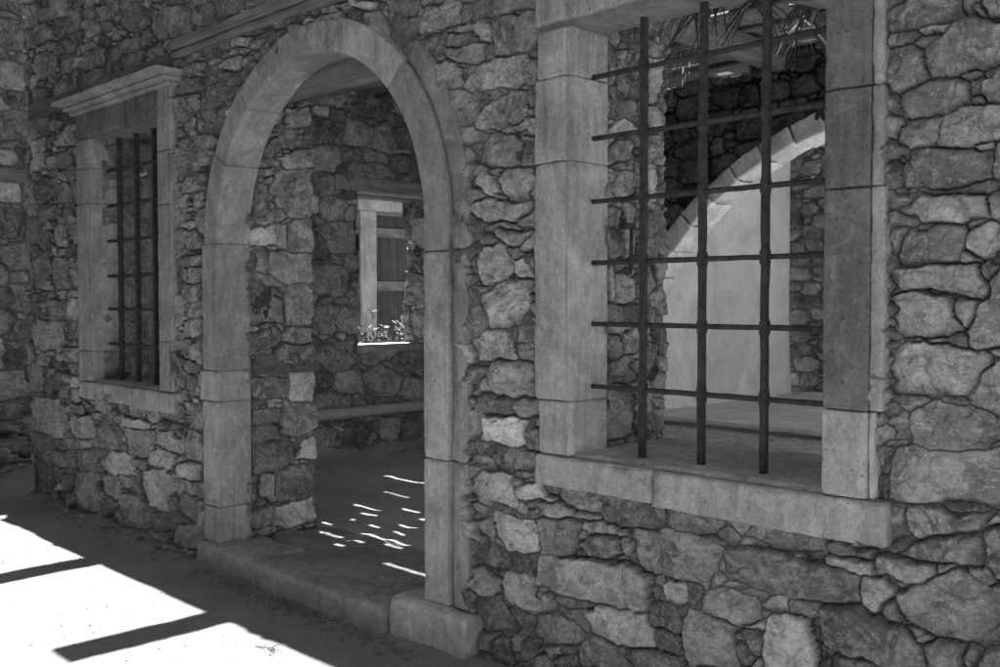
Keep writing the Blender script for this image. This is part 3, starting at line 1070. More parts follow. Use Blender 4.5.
# right haunch runs down to the joint below the springing: flat face and a set-back outer band
zj = 1.775
def haunch(P):
    s = P[:, 0]; r = P[:, 2]; L0 = AZ-zj   # s from 0 (joint) up
    a = np.maximum(s-L0, 0)/AR; dz = np.minimum(s-L0, 0)
    return np.stack([AC+np.cos(a)*r, P[:, 1], AZ+np.sin(a)*r+dz], 1)
stone_block('voussoir', M['dressed'], arch, (.004, AZ-zj+R(44)*AR-.004, -.022, .2, AR, 1.09), r=.012, amp=.003, seed=6, fn=haunch, rand=.35, chip=.008)
stone_block('voussoir', M['dressed'], arch, (.004, AZ-zj+R(45.5)*AR-.004, .0, .2, 1.094, 1.205), r=.02, amp=.009, seed=7, fn=haunch, rand=.12, chip=.02, label='rough set-back outer band of the right haunch stone')
g = .0014
LJ = [(.125, .34, .4, DL-.185), (.34, .965, .5, DL-.185), (.965, 1.145, .55, DL-.215), (1.145, 1.893, .35, DL-.18)]
for i, (a, b, rn, xa) in enumerate(LJ):
    stone_block('jamb_stone', M['dressed' if i < 3 else 'dressed_stain'], arch, (xa, DL, -.02, .2, a+g, b-g), r=.012, amp=.003, seed=20+i, rand=rn+.25, chip=.012)
RJ = [(.19, .845, .6), (.845, zj, .6)]
for i, (a, b, rn) in enumerate(RJ):
    stone_block('jamb_stone', M['dressed'], arch, (DR, DR+.165, -.022, .2, a+g, b-g), r=.012, amp=.003, seed=30+i, rand=rn+.2, chip=.012)
    stone_block('jamb_stone', M['dressed'], arch, (DR+.169, DR+.268, -.004, .2, a+g, b-g), r=.02, amp=.007, seed=34+i, rand=rn-.2, chip=.02)
# timbers carrying the wall behind the arch
for i, (y0, y1, z0, z1, mt) in enumerate(((.205, .415, 2.745, 2.96, 'wood'), (.43, .655, 2.80, 2.965, 'wood_dark'))):
    stone_block('timber_lintel', M[mt], arch, (DL-.12, DR+.2, y0, y1, z0, z1), r=.02, amp=.012, step=.05, seed=40+i)
stone_block('embedded_timber', M['wood_dark'], arch, (DL-.1, DL+.012, .215, TH-.015, 1.112, 1.235), r=.006, amp=.003, seed=43)

# doorstep ---------------------------------------------------------
stp = empty('doorstep', (-4.3, .1, 0), 'low worn stone step across the arched doorway, in three pieces', 'doorstep')
stone_block('step_stone', M['step'], stp, (-4.838, -3.658, -.115, .74, -.08, .135), r=.035, amp=.008, step=.03, seed=51, chip=.02)
stone_block('step_stone', M['step'], stp, (-5.51, -4.845, -.075, .30, -.08, .125), r=.035, amp=.02, step=.03, seed=52, chip=.03)
stone_block('step_stone', M['step'], stp, (-5.3, -4.82, .30, .74, -.08, .122), r=.03, amp=.015, step=.03, seed=53, chip=.03)
stone_block('step_stone', M['step'], stp, (-3.65, -3.12, -.075, .2, -.08, .19), r=.03, amp=.014, step=.025, seed=54, chip=.03, rand=.8, label='step stone under the right jamb, lumpy and paler')
stone_block('step_stone', M['step'], stp, (-3.65, -3.3, .2, .72, -.08, .14), r=.03, amp=.015, step=.03, seed=55, chip=.03)

# windows ----------------------------------------------------------
def window(Wd, name, label, L, Rr, lint, sill, mats, out, seed, cornice=False):
    x0, x1, z0, z1 = Wd['x0'], Wd['x1'], Wd['z0'], Wd['z1']; oL, oR, zb, zt = out
    mb = MB(); e = .004; yb = .205
    mb.box(oL+.02, x0-e, -.004, yb, zb+.03, zt-.02); mb.box(x1+e, oR-.02, .006, yb, zb+.03, zt-.02)
    mb.box(x0-e, x1+e, e, yb, zb+.03, z0-e); mb.box(x0-e, x1+e, e, yb, z1+e, zt-.02)
    w = mb.build(name, M['mortar'], bld); w['label'] = label
    for i, (a, b, rn, mt, dx) in enumerate(L):
        stone_block('jamb_stone', M[mt], w, (oL+dx, x0-.026, -.022, .212, a+g, b-g), r=.010, amp=.0035, seed=seed+i, rand=rn, chip=.012)
        stone_block('jamb_stone', M[mt], w, (x0-.034, x0, -.012, .215, a+g, b-g), r=.006, amp=.002, seed=seed+10+i, rand=min(1, rn+.12), chip=.01)
    for i, (a, b, rn, mt, dx) in enumerate(Rr):
        stone_block('jamb_stone', M[mt], w, (x1, oR-.037, -.022, .212, a+g, b-g), r=.008, amp=.0035, seed=seed+20+i, rand=rn, chip=.010)
        stone_block('jamb_stone', M[mt if cornice else 'dressed'], w, (oR-.036, oR-.002+dx, -.012, .2, a+g, b-g), r=.008, amp=.008, seed=seed+30+i, rand=min(1, rn+.25), chip=.015)
    for i, (a, b, za, zb_, mt, rn) in enumerate(lint):
        stone_block('lintel', M[mt], w, (a+g, b-g, -.022, .215, za+g, zb_), r=.014, amp=.004, seed=seed+40+i, rand=rn, chip=.01)
    for i, (a, b) in enumerate(sill):
        stone_block('sill', M['dressed'], w, (a+g, b-g, -.023, .2, zb+(.0 if i else .01), z0-.006), r=.014, amp=.005, seed=seed+50+i, rand=.85, chip=.02)
    stone_block('sill_slab', M['dressed'], w, (x0-.02, x1+.02, .012, TH+.0, z0-.05, z0+.012), r=.012, amp=.006, seed=seed+60, rand=.55, chip=.02)
    return w
w1 = window(W1, 'near_window_surround'.replace('near_', ''), 'dressed stone surround of the large near window, stained dark on its right side',
    [(.945, 1.16, .8, 'dressed', .015), (1.16, 2.10, .8, 'dressed', -.012), (2.10, 2.43, .75, 'dressed', -.01), (2.43, 2.62, .55, 'dressed', .005)],
    [(.945, 1.215, .75, 'dressed', -.015), (1.215, 1.90, .35, 'dressed_dark', .01), (1.90, 2.205, .12, 'dressed_dark', .0), (2.205, 2.64, .15, 'dressed_dark', .0)],
    [(-2.765, -1.33, 2.645, 2.93, 'dressed_pale', .6)], [(-2.765, -2.18), (-2.18, -1.305)], None, (-2.755, -1.335, .805, 2.93), 100)
w2 = window(W2, 'window_surround', 'dressed stone surround of the small far window, with a moulded cornice on top',
    [(.985, 1.2, .5, 'dressed', .0), (1.2, 2.25, .4, 'dressed', .0), (2.25, 2.50, .35, 'dressed', .0), (2.5, 2.71, .3, 'dressed', .005)],
    [(.985, 1.3, .5, 'dressed', .0), (1.3, 2.16, .45, 'dressed', .0), (2.16, 2.50, .35, 'dressed', .0), (2.5, 2.93, .4, 'dressed', .0)],
    [(-7.31, -6.055, 2.715, 2.9, 'dressed_dark', .35)], [(-7.315, -6.44), (-6.44, -5.865)], None, (-7.315, -5.875, .845, 2.95), 200, cornice=True)
# cornice: stepped moulding, returned at both ends
prof = [(-.02, 2.888), (-.048, 2.892), (-.05, 2.906), (-.040, 2.909), (-.041, 2.916), (-.085, 2.92), (-.09, 2.934), (-.078, 2.938), (-.079, 2.946), (-.125, 2.95), (-.15, 2.955), (-.152, 2.98), (-.02, 2.992)]
V = []; F = []; cx0, cx1 = -7.335, -5.86
stn = np.linspace(0, 1, 60)
rows = []
for (yy, zz) in prof:
    pj = (-yy-.02)*.62; row = [(cx0-pj, .1, zz), (cx0-pj, yy, zz)]
    for t in stn[1:-1]:
        x = cx0-pj+(cx1-cx0+2*pj)*t
        row.append((x, yy+.0025*float(noise3(x*9, zz*20, 3)), zz+.0025*float(noise3(x*12, zz*9, 8))))
    row += [(cx1+pj, yy, zz), (cx1+pj, .1, zz)]; rows.append(row)
for r_ in rows: V += r_
nr_ = len(rows[0])
for i in range(len(rows)-1):
    for j in range(nr_-1): F.append((i*nr_+j, i*nr_+j+1, (i+1)*nr_+j+1, (i+1)*nr_+j))
F.append(tuple(range(nr_-1, -1, -1))); F.append(tuple((len(rows)-1)*nr_+j for j in range(nr_)))
A = np.tile([.8, .5, 0], (len(V), 1))
cn = link_mesh('cornice', V, F, M['dressed_pale'], w2, attr=A)

def grille(xs, zs, xa, xb, z0, z1, yb, rs, rh, seed, label, low=0):
    mb = MB(); mb.box(xa+.0, xb-.0, yb+.0, yb+.004, z0-.02, z0+.002)
    gr = mb.build('window_grille', M['iron'], bld); gr['label'] = label
    rr = random.Random(seed)
    for i, x in enumerate(xs):
        m = MB(); Z_ = sorted([z0+(z1-z0)*t/16 for t in range(17)]+[z+d for z in zs for d in (-.03, -.017, .017, .03)])
        pts = [(x+rr.uniform(-.0012, .0012), yb+rr.uniform(-.0012, .0012), z) for z in Z_]
        m.tube(pts, [rs*(1.22 if any(abs(z-c) < .02 for c in zs) else rr.uniform(.95, 1.03)) for z in Z_], 4); m.build('vertical_bar', M['iron'], gr)
    for z in zs:
        m = MB(); n = 20; pts = [(xa+(xb-xa)*t/n, yb+rr.uniform(-.001, .001), z+rr.uniform(-.0008, .0008)) for t in range(n+1)]
        m.tube(pts, [rh*rr.uniform(.92, 1.06) for _ in pts], 8); m.build('horizontal_bar', M['iron'], gr, smooth=True)
    return gr
grille((-2.327, -2.061, -1.806), (2.438, 2.197, 1.948, 1.705, 1.462, 1.214), -2.59, -1.515, .95, 2.66, .12, .0165, .0105, 3,
       'iron bar grille of the large near window, three uprights and six crossbars')
grille((-6.905, -6.64, -6.375), (2.485, 2.235, 1.985, 1.735, 1.50, 1.25), -7.135, -6.04, .99, 2.72, .12, .022, .0125, 4,
       'iron bar grille of the small far window')
# timber bands laid in the wall above
stone_block('timber_band', M['wood_dark'], bld, (-8.22, -5.89, -.03, .12, 2.965, 3.09), r=.012, amp=.010, step=.04, seed=61, label='dark timber beam set in the wall over the small window')
stone_block('timber_band', M['wood'], bld, (-5.86, -4.3, -.028, .12, 3.095, 3.16), r=.008, amp=.005, step=.04, seed=62, label='pale timber beam set in the wall, upper board')
stone_block('timber_band', M['wood'], bld, (-5.86, -2.6, -.022, .12, 3.045, 3.09), r=.01, amp=.006, step=.04, seed=63, label='pale timber beam set in the wall above the arch')
# small hook in the window reveal
mb = MB(); hx = W1['x0']+.03
mb.tube([(hx-.04, .30, 1.86), (hx, .30, 1.87), (hx, .33, 1.865), (hx, .33, 1.70), (hx, .325, 1.67), (hx, .30, 1.665), (hx, .285, 1.69)], .009, 6)
mb.box(hx-.03, hx+.005, .285, .35, 1.85, 1.875)
mb.build('iron_hook', M['iron'], bld)
# roof-terrace joists reaching out of the wall top, over the path
for x, yo in ((-6.785, -1.9), (-5.29, -.76), (-3.79, -.75), (-2.29, -.76), (-.79, -.75)):
    stone_block('roof_joist', M['wood_y'], bld, (x-.105, x+.105, yo, .9, TOPZ+.005, TOPZ+.16), r=.006, amp=.003, step=.12, seed=int(-x*10))
stone_block('coping', M['dressed'], bld, (-6.9, XR, -.01, TH, TOPZ-.02, TOPZ+.06), r=.01, amp=.003, step=.12, seed=70)

# side wall of the room (left), with a square opening to the lane
SX = -7.7; OY0, OY1, OZ0, OZ1 = 2.79, 3.74, 1.12, 2.6
def shole(u, v): return (u > OY0) & (u < OY1) & (v > OZ0-.03) & (v < OZ1+.12)
prt = [make_sheet(np.arange(.6, 4.35, .011), np.arange(-.02, TOPZ, .011), (SX, 0, 0), (0, 1, 0), (0, 0, 1), (1, 0, 0), [], 71, sizes=(.11, .085, .065, .048, .034, .024, .017), hole=shole, depth=.055,
       solid=lambda u, v: (u > OY0-.01) & (u < OY1+.01) & (v > OZ0) & (v < OZ1+.12), re=.025)]
prt += [box_arrays([(SX-.5, SX-.07, .6, OY0-.06, 0, TOPZ), (SX-.5, SX-.07, OY1+.06, 4.35, 0, TOPZ), (SX-.5, SX-.07, OY0-.06, OY1+.06, 0, OZ0-.05), (SX-.5, SX-.07, OY0-.06, OY1+.06, OZ1+.13, TOPZ)])]
prt.append(make_sheet(np.arange(-SX-.0, -SX+.5, .011), np.arange(OZ0-.05, OZ1+.02, .011), (0, OY1, 0), (-1, 0, 0), (0, 0, 1), (0, -1, 0), [], 73, depth=.04))
prt.append(make_sheet(np.arange(SX-.5, SX, .02), np.arange(OZ0-.05, OZ1+.02, .02), (0, OY0, 0), (1, 0, 0), (0, 0, 1), (0, 1, 0), [], 74, depth=.04))
# the sheet above faces +y/-y; make the far jamb look at the viewer
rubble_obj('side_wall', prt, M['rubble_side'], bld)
stone_block('opening_sill', M['dressed_pale'], bld, (SX-.52, SX+.0, OY0-.03, OY1+.03, OZ0-.06, OZ0+.01), r=.01, amp=.008, seed=75, rand=.9)
stone_block('opening_lintel', M['wood_in'], bld, (SX-.2, SX+.015, OY0-.28, OY1+.2, OZ1, OZ1+.14), r=.012, amp=.012, step=.04, seed=76)
stone_block('opening_lintel', M['wood_y'], bld, (SX-.5, SX-.21, OY0-.2, OY1+.2, OZ1-.01, OZ1+.12), r=.012, amp=.01, step=.04, seed=77)

# ------------------------------------------------------------------ cross wall with the wide arch
CY = 4.0; QC, QZ, QR = -2.90, .2, 2.71
cw = empty('inner_arch_wall', (QC, CY+.2, 0), 'dark rubble cross wall inside, pierced by a wide pale stone arch, seen through the near window', 'wall')
def chole(u, v): return ((u < -4.25) & (v > 3.36+.02*np.sin(u*9))) | (((u-QC)**2+(v-QZ)**2 < (QR+.03)**2) & (v > QZ)) | ((np.abs(u-QC) < QR+.03) & (v <= QZ))
def csolid(u, v): return ((u-QC)**2+(v-QZ)**2 < (QR+.14)**2) & (v > QZ)
prt = [make_sheet(np.arange(-7.7, .8, .012), np.arange(0, 3.5, .012), (0, CY, 0), (1, 0, 0), (0, 0, 1), (0, -1, 0), [], 81, hole=chole, depth=.05, solid=csolid, sizes=(.07, .055, .042, .03, .022, .016), re=.016)]
prt.append(make_sheet(-np.arange(-.8, 7.7, .03)[::-1], np.arange(0, 3.32, .03), (0, CY+.2, 0), (-1, 0, 0), (0, 0, 1), (0, 1, 0), [], 82, hole=lambda u, v: chole(-u, v)) if False else box_arrays([(-7.7, QC-QR-.03, CY+.06, CY+.2, 0, 3.34), (QC+QR+.03, .8, CY+.06, CY+.2, 0, 3.34), (QC-QR-.03, QC+QR+.03, CY+.06, CY+.2, QZ+QR+.14, 3.34)]))
# spandrel fill behind the sheet
sv = []; sf = []
for i in range(41):
    a = math.pi*i/40; x = QC+math.cos(a)*(QR+.02); z = QZ+math.sin(a)*(QR+.02)
    for y in (CY+.06, CY+.2):
        sv += [(x, y, z), (x, y, QZ+QR+.13)]
for i in range(40):
    b = i*4; sf += [[b, b+4, b+5, b+1], [b+2, b+3, b+7, b+6], [b, b+2, b+6, b+4], [b+1, b+5, b+7, b+3]]
prt.append((np.array(sv), np.array(sf), np.tile([.17, .5, 0], (len(sv), 1))))
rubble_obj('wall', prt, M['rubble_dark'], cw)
nv_ = 31
for i in range(nv_):
    a0 = math.pi*i/nv_; a1 = math.pi*(i+1)/nv_; jj = random.uniform(-.012, .012)
    def fn(P):
        a = P[:, 0]/QR; r = P[:, 2]
        return np.stack([QC+np.cos(a)*r, P[:, 1], QZ+np.sin(a)*r], 1)
    stone_block('voussoir', M['arch_pale'], cw, (a0*QR+.006, a1*QR-.006, CY-.02, CY+.3, QR+jj, QR+.15+abs(jj)), r=.018, amp=.012, step=.04, seed=300+i, fn=fn, rand=random.uniform(.5, 1))

# ------------------------------------------------------------------ reed roof over the room
RZ = 3.50; BX = float(on(669, 31, 2, 3.325)[0])-.07
rf = empty('reed_roof', (-3.5, 2.3, RZ), 'ragged reed and timber roof over the room, seen from below through the near window', 'roof')
for i, x in enumerate((-6.0, BX, -2.9, -1.3, .3)):
    stone_block('roof_beam', M['wood_y'], rf, (x-.07, x+.07, .6, 4.5, 3.325, 3.49), r=.012, amp=.008, step=.06, seed=400+i)
for i, y in enumerate(np.arange(.9, 4.6, .42)):
    m = MB(); m.tube([(x, y+random.uniform(-.012, .012), RZ+.012+random.uniform(-.006, .006)) for x in np.linspace(-7.8, .9, 22)], .022, 7); m.build('purlin', M['wood'], rf, smooth=True)
GAPS = [(.72, [(-5.38, -5.2), (-4.7, -4.5)]), (1.25, [(-5.62, -5.45), (-5.2, -5.02)]), (1.4, [(-5.9, -5.6), (-5.0, -4.8)]), (1.9, [(-6.2, -5.9)]), (.66, [(-4.6, -4.45)]), (.855, [(-5.52, -5.33), (-5.1, -4.93), (-4.88, -4.62)]), (1.04, [(-5.46, -5.16), (-5.0, -4.9)]), (.59, [(-5.17, -4.93), (-4.86, -4.72)]), (.45, [(-4.83, -4.72)]), (.385, [(-4.26, -4.05), (-4.02, -3.88)]),
        (1.6, [(-5.6, -5.2), (-5.1, -4.7)]), (1.48, [(-5.3, -5.1)]), (2.34, [(-6.75, -6.0)]), (2.8, [(-3.4, -2.2)]), (.50, [(-2.1, -1.85), (-1.8, -1.5)])]
mb = MB(); rr = random.Random(5)
y = .66
rows_ = []
while y < 4.75:
    r0 = rr.uniform(.006, .009); rows_.append((y, r0)); y += r0*rr.choice([1.2, 1.3, 1.4, 1.5])
HOLES = []
for _ in range(46):
    hx = rr.uniform(-5.4, -2.6); hy = rr.uniform(2.3, 4.7); HOLES.append((hx, hx+rr.uniform(.12, .5), hy, hy+rr.uniform(.05, .13)))
kz = RZ+.04; sh_y = .12*(kz-.12); sh_x = .2*(kz-.12)
for (y, r0) in rows_:
    segs = []; x = -7.85
    while x < .9:
        l = rr.uniform(1.2, 3.0); segs.append((x, min(x+l, .95))); x += l-rr.uniform(.05, .25)
    for (a, b) in segs:
        if a > -2.0: continue
        pieces = [(a, min(b, -1.95+rr.uniform(-.1, .1)))]; hit = False
        for (gy, sg) in GAPS:
            if abs((y-sh_y)-gy) < .0105:
                hit = True
                for (c0, c1) in sg:
                    c0 -= sh_x; c1 -= sh_x; np_ = []
                    for (p, q) in pieces:
                        if c1 < p or c0 > q: np_.append((p, q)); continue
                        if c0 > p: np_.append((p, c0))
                        if c1 < q: np_.append((c1, q))
                    pieces = np_
        for (hx0, hx1, hy0, hy1) in HOLES:
            if hy0 < y < hy1:
                np_ = []
                for (p, q) in pieces:
                    if hx1 < p or hx0 > q: np_.append((p, q)); continue
                    if hx0 > p: np_.append((p, hx0))
                    if hx1 < q: np_.append((hx1, q))
                pieces = np_
        if y > 2.3:
            np_ = []
            for (p, q) in pieces:
                cur = p
                while cur < q:
                    l = rr.uniform(.3, .9) if cur > -4.5 else 9
                    np_.append((cur, min(q, cur+l))); cur += l+(rr.uniform(.06, .3) if rr.random() < .6 else 0)
            pieces = np_
        for (p, q) in pieces:
            if q-p < .05: continue
            n = 3
            mb.tube([(p+(q-p)*t/n, y+rr.uniform(-.0012, .0012), kz+rr.uniform(-.004, .004)) for t in range(n+1)], r0, 5)
mb.build('reed_mat', M['reed'], rf)

# palm fronds hanging through the roof
def frond(pos, ang, length, n, seed, label):
    rr = random.Random(seed); m = MB(); p = Vector(pos); d = Vector((math.cos(ang), math.sin(ang), -.25)).normalized()
    pts = [p+d*length*t/8+Vector((0, 0, -.10*length*(t/8)**2)) for t in range(9)]
    o = None
    ms = MB(); ms.tube(pts, [.012-.001*i for i in range(9)], 6)
    for k in range(n):
        t = .1+.9*k/n; b = pts[0].lerp(pts[-1], t); sd = 1 if k % 2 else -1
        side = d.cross(Vector((0, 0, 1))).normalized()*sd
        L = rr.uniform(.22, .42)*(1-.3*t); dr = (side*rr.uniform(.5, 1)+d*rr.uniform(.2, .6)+Vector((0, 0, rr.uniform(-1.2, -.3)))).normalized()
        w = rr.uniform(.003, .0075); wv = dr.cross(Vector((rr.uniform(-1, 1), rr.uniform(-1, 1), .3))).normalized()
        V = []; F = []
        for i in range(6):
            q = i/5; c = b+dr*L*q+Vector((0, 0, -.16*q*q*L*2)); ww = w*(1-q**2)+.0008
            V += [c-wv*ww, c+wv*ww+dr.cross(wv)*.002]
        for i in range(5): F.append((2*i, 2*i+1, 2*i+3, 2*i+2))
        m.add(V, F)
    e = empty('palm_frond', pos, label, 'palm frond', 'dry palm fronds hanging from the roof')
    ms.build('stem', M['wood'], e); m.build('leaflets', M['leaf'], e)
FR = [(728, 2, 3.36, 'leftmost dry palm frond hanging over the near window, beside the middle bar'),
      (757, -4, 3.38, 'dry palm frond hanging between the middle and right bars of the near window'),
      (790, 6, 3.36, 'dry palm frond hanging right of the third upright bar'),
      (700, 45, 3.40, 'small dry palm frond hanging over the gap under the roof, lowest on the left'),
      (815, 12, 3.42, 'dry palm frond at the right edge of the near window opening')]
for i, (px, py, z, lb) in enumerate(FR):
    q = on(px, py, 2, z); frond((float(q[0]), float(q[1]), z), random.uniform(-2.6, -.6), .4, 34, i, lb)

# ------------------------------------------------------------------ courtyard beyond
cy = empty('plastered_wall', (-7.9, 7.7, 0), 'tall pale plastered wall of the courtyard, seen through the inner arch', 'wall')
V = []; F = []
PX = -7.66
ys = np.concatenate([np.linspace(4.4, 10.7, 90), 10.7+.28*np.sin(np.linspace(0, math.pi/2, 8))[1:]]); zs_ = np.linspace(-.1, 4.9, 60)
xoff = np.concatenate([np.zeros(90), -.28*(1-np.cos(np.linspace(0, math.pi/2, 8))[1:])])
G = []
for i, yv in enumerate(ys):
    for zv in zs_:
        bulge = .05*math.exp(-max(zv-.1, 0)*2.2)+.006*float(fbm(yv*1.3, zv*1.3, 2, 3))
        V.append((PX+xoff[i]+bulge, yv+bulge*.6*(i > 60), zv))
nz = len(zs_)
for i in range(len(ys)-1):
    for j in range(nz-1): F.append((i*nz+j, (i+1)*nz+j, (i+1)*nz+j+1, i*nz+j+1))
pw = link_mesh('plaster_face', V, F, M['plaster'], cy, smooth=True)
mb = MB(); mb.box(PX-.5, PX-.29, 4.4, 10.97, -.1, 4.9); mb.box(PX-.3, PX-.04, 4.4, 10.68, -.1, 4.88)
mb.build('wall_core', M['plaster'], cy)
fw = rubble_obj('far_courtyard_wall', rubble_box(-8.4, 2.5, 11.3, 11.8, -.1, 5.0, ['-y'], 500, step=.017, sizes=(.085, .068, .052, .04, .03, .022), depth=.07, re=.03, inset=.12, joint=.006), M['rubble_far'], None)
top(fw, 'rough dry-stone wall at the far end of the courtyard, right of the plastered wall', 'wall')

pf = empty('paved_platform', (-2.5, 9, 0), 'smooth cement platform raised above the gravel beyond the inner arch', None); pf['kind'] = 'structure'
stone_block('paving', M['slab'], pf, (-7.62, 2.5, 7.02, 11.35, .105, .168), r=.012, amp=.010, step=.12, seed=510)
stone_block('base', M['floor'], pf, (-7.62, 2.5, 7.09, 11.3, -.1, .103), r=.01, amp=.008, step=.12, seed=511)

cr = empty('courtyard_shade_roof', (-6.2, 8, 0), 'unseen flat roof added to shade the platform side of the courtyard', 'roof')  # out of view, added to keep the sun off the platform
stone_block('roof_cover', M['tile'], cr, (-8.7, -3.2, 4.6, 12.4, 4.92, 5.02), r=.01, amp=.004, step=.3, seed=520)
for i, y in enumerate((4.75, 7.0, 9.2, 11.2)):
    stone_block('roof_beam', M['wood'], cr, (-8.1, -3.95, y-.07, y+.07, 4.74, 4.915), r=.01, amp=.005, step=.1, seed=521+i)
stone_block('post', M['wood_z'], cr, (-4.1, -3.95, 7.0-.07, 7.0+.07, .1, 4.74), r=.01, amp=.004, step=.1, seed=530)

# neighbouring house across the lane
nh = empty('neighbouring_house', (-12.2, 3, 0), 'taller mortared rubble house across the lane at the left edge, with a plank door', 'house')
NX = -11.9
def nhole(u, v): return (u > 6.22) & (u < 7.2) & (v > -.1) & (v < 2.85)
prt = [make_sheet(np.arange(-1.2, 9.5, .018), np.arange(-.05, 5.6, .018), (NX, 0, 0), (0, 1, 0), (0, 0, 1), (1, 0, 0), [], 601, hole=nhole, depth=.03, tones=(.13, .36), joint=.012,
       solid=lambda u, v: (u > 5.9) & (u < 7.5) & (v < 3.1)), box_arrays([(NX-.6, NX-.06, -1.2, 6.2, -.05, 5.6), (NX-.6, NX-.06, 7.2, 9.5, -.05, 5.6), (NX-.6, NX-.06, 6.2, 7.2, 2.85, 5.6)])]
rubble_obj('wall', prt, M['rubble_far'], nh)
stone_block('pilaster', M['dressed'], nh, (NX-.1, NX+.06, 5.9, 6.2, -.05, 2.9), r=.015, amp=.006, seed=610, rand=.9)
stone_block('pilaster', M['dressed'], nh, (NX-.1, NX+.06, 7.22, 7.5, -.05, 2.9), r=.015, amp=.006, seed=611, rand=.9)
stone_block('door_lintel', M['dressed'], nh, (NX-.1, NX+.08, 5.85, 7.55, 2.9, 3.2), r=.015, amp=.006, seed=612, rand=.9)
dr = None
mb = MB()
for i in range(6): mb.box(NX-.12, NX-.09, 6.21+i*.168, 6.21+i*.168+.163, 0, 2.85)
dr = mb.build('plank_door', M['wood_dz'], nh)
for z in (2.52, 1.72, .5):
    m = MB(); m.box(NX-.088, NX-.05, 6.21, 7.21, z, z+.14); m.build('door_rail', M['wood_y'], dr)
# timber stringcourse near the left edge
stone_block('timber_band', M['wood_y'], nh, (NX-.05, NX+.04, .3, 1.9, 2.89, 3.05), r=.02, amp=.01, seed=620)

# sunlit weeds in the lane, seen through the opening
def weed(pos, h, n, seed, label):
    rr = random.Random(seed); e = empty('weed', pos, label, 'weed', 'weeds growing in the sunlit lane')
    ms = MB(); ml = MB()
    for k in range(n):
        a = rr.uniform(0, 6.28); ln = rr.uniform(.05, .45); hh = h*rr.uniform(.5, 1)
        pts = [Vector(pos)+Vector((math.cos(a)*ln*(t/5)**1.5+.1*math.cos(a), math.sin(a)*ln*(t/5)**1.5+.1*math.sin(a), hh*t/5)) for t in range(6)]
        ms.tube(pts, [.006-.0008*t for t in range(6)], 4)
        for j in range(70):
            t = rr.uniform(.15, 1)*5; i0 = min(int(t), 4); c = pts[i0].lerp(pts[i0+1], t-i0)
            d = Vector((rr.gauss(0, 1), rr.gauss(0, 1), rr.gauss(.3, .6))).normalized(); L = rr.uniform(.04, .11)
            w = d.cross(Vector((rr.random(), rr.random(), rr.random()))).normalized()*L*.28
            ml.add([c, c+d*L*.5+w, c+d*L, c+d*L*.5-w], [(0, 1, 2, 3)])
    ms.build('stems', M['green'], e); ml.build('leaves', M['green'], e)
weed((-10.3, 5.05, 0), 1.55, 26, 1, 'tall bushy weed at the left of the inner opening, in sun')
weed((-10.15, 5.35, 0), 1.4, 22, 2, 'weed in the middle of the inner opening, thin stems')
weed((-10.2, 5.75, 0), 1.3, 20, 3, 'low weed at the foot of the plank door, right of the others')

# pipe along the side wall
mb = MB(); py0, py1 = .66, 4.0; xz = SX+.10
mb.tube([(xz, y, .52) for y in np.linspace(py0, py1, 12)], .052, 14)
pp = mb.build('pipe', M['pipe'], smooth=True); top(pp, 'thick grey pipe running along the inner side wall below the opening', 'pipe')
# stones at the foot of the side wall

# ------------------------------------------------------------------ ground
def axis_(fine0, fine1, st, lo, hi):
    a = list(np.arange(fine0, fine1, st)); s = st
    lo_ = []; x = fine0
    while x > lo: s = min(s*1.35, 40); x -= s; lo_.append(x)
    hi_ = []; x = a[-1]; s = st
    while x < hi: s = min(s*1.35, 40); x += s; hi_.append(x)
    return np.array(lo_[::-1]+a+hi_)
gx = axis_(-12.2, -2.2, .035, -250, 250); gy = axis_(-2.4, .35, .028, -250, 250)
X, Y = np.meshgrid(gx, gy, indexing='ij')
near = np.exp(-((np.maximum(np.abs(X+6)-7, 0))**2)/4-((np.maximum(np.abs(Y+1)-3, 0))**2)/4)
Z = near*(.010*fbm(X*1.3, Y*1.3, 1, 3)+.004*fbm(X*7, Y*7, 2, 3)+.0018*noise3(X*24, Y*24, 4))
Z += near*.035*np.exp(-np.maximum(-Y-.02, 0)*9)*(fbm(X*3, Y*3, 7, 2)*.6+.5)*(Y < .1)       # soil banked against the wall
lane = np.clip((-8.2-X)/2.6, 0, 1)**1.5*np.clip((Y+1.2)/2.0, 0, 1)*np.clip((4-Y)/2, 0, 1)
Z += lane*(.05+.10*np.clip(fbm(X*1.7, Y*1.7, 5, 4)+.3, 0, 1)+.03*fbm(X*9, Y*9, 6, 3))
Z = np.where((Y > .08) & (X > XL) & (X < 2), -.06, Z)
nx, ny = X.shape; id_ = np.arange(nx*ny).reshape(nx, ny)
F = np.stack([id_[:-1, :-1], id_[1:, :-1], id_[1:, 1:], id_[:-1, 1:]], -1).reshape(-1, 4)
gr = link_mesh('ground', np.stack([X, Y, Z], -1).reshape(-1, 3), F, M['ground'], None, smooth=True)
top(gr, 'pale dusty path in front of the building', kind='structure')
fx = np.arange(-7.75, 1.2, .05); fy = np.arange(.6, 7.2, .05); X, Y = np.meshgrid(fx, fy, indexing='ij')
Z = .055+.05*np.exp(-np.maximum(Y-.6, 0)*1.5)+.016*fbm(X*1.6, Y*1.6, 3, 3)+.008*noise3(X*9, Y*9, 1)+.12*np.exp(-(X+7.75)*3.2)*(Y < 4)*(1+.5*fbm(X*4, Y*4, 9, 2))
nx, ny = X.shape; id_ = np.arange(nx*ny).reshape(nx, ny)
F = np.stack([id_[:-1, :-1], id_[1:, :-1], id_[1:, 1:], id_[:-1, 1:]], -1).reshape(-1, 4)
fl = link_mesh('gravel_floor', np.stack([X, Y, Z], -1).reshape(-1, 3), F, M['floor'], None, smooth=True)
top(fl, 'dark gravel and earth floor inside the building', kind='structure')

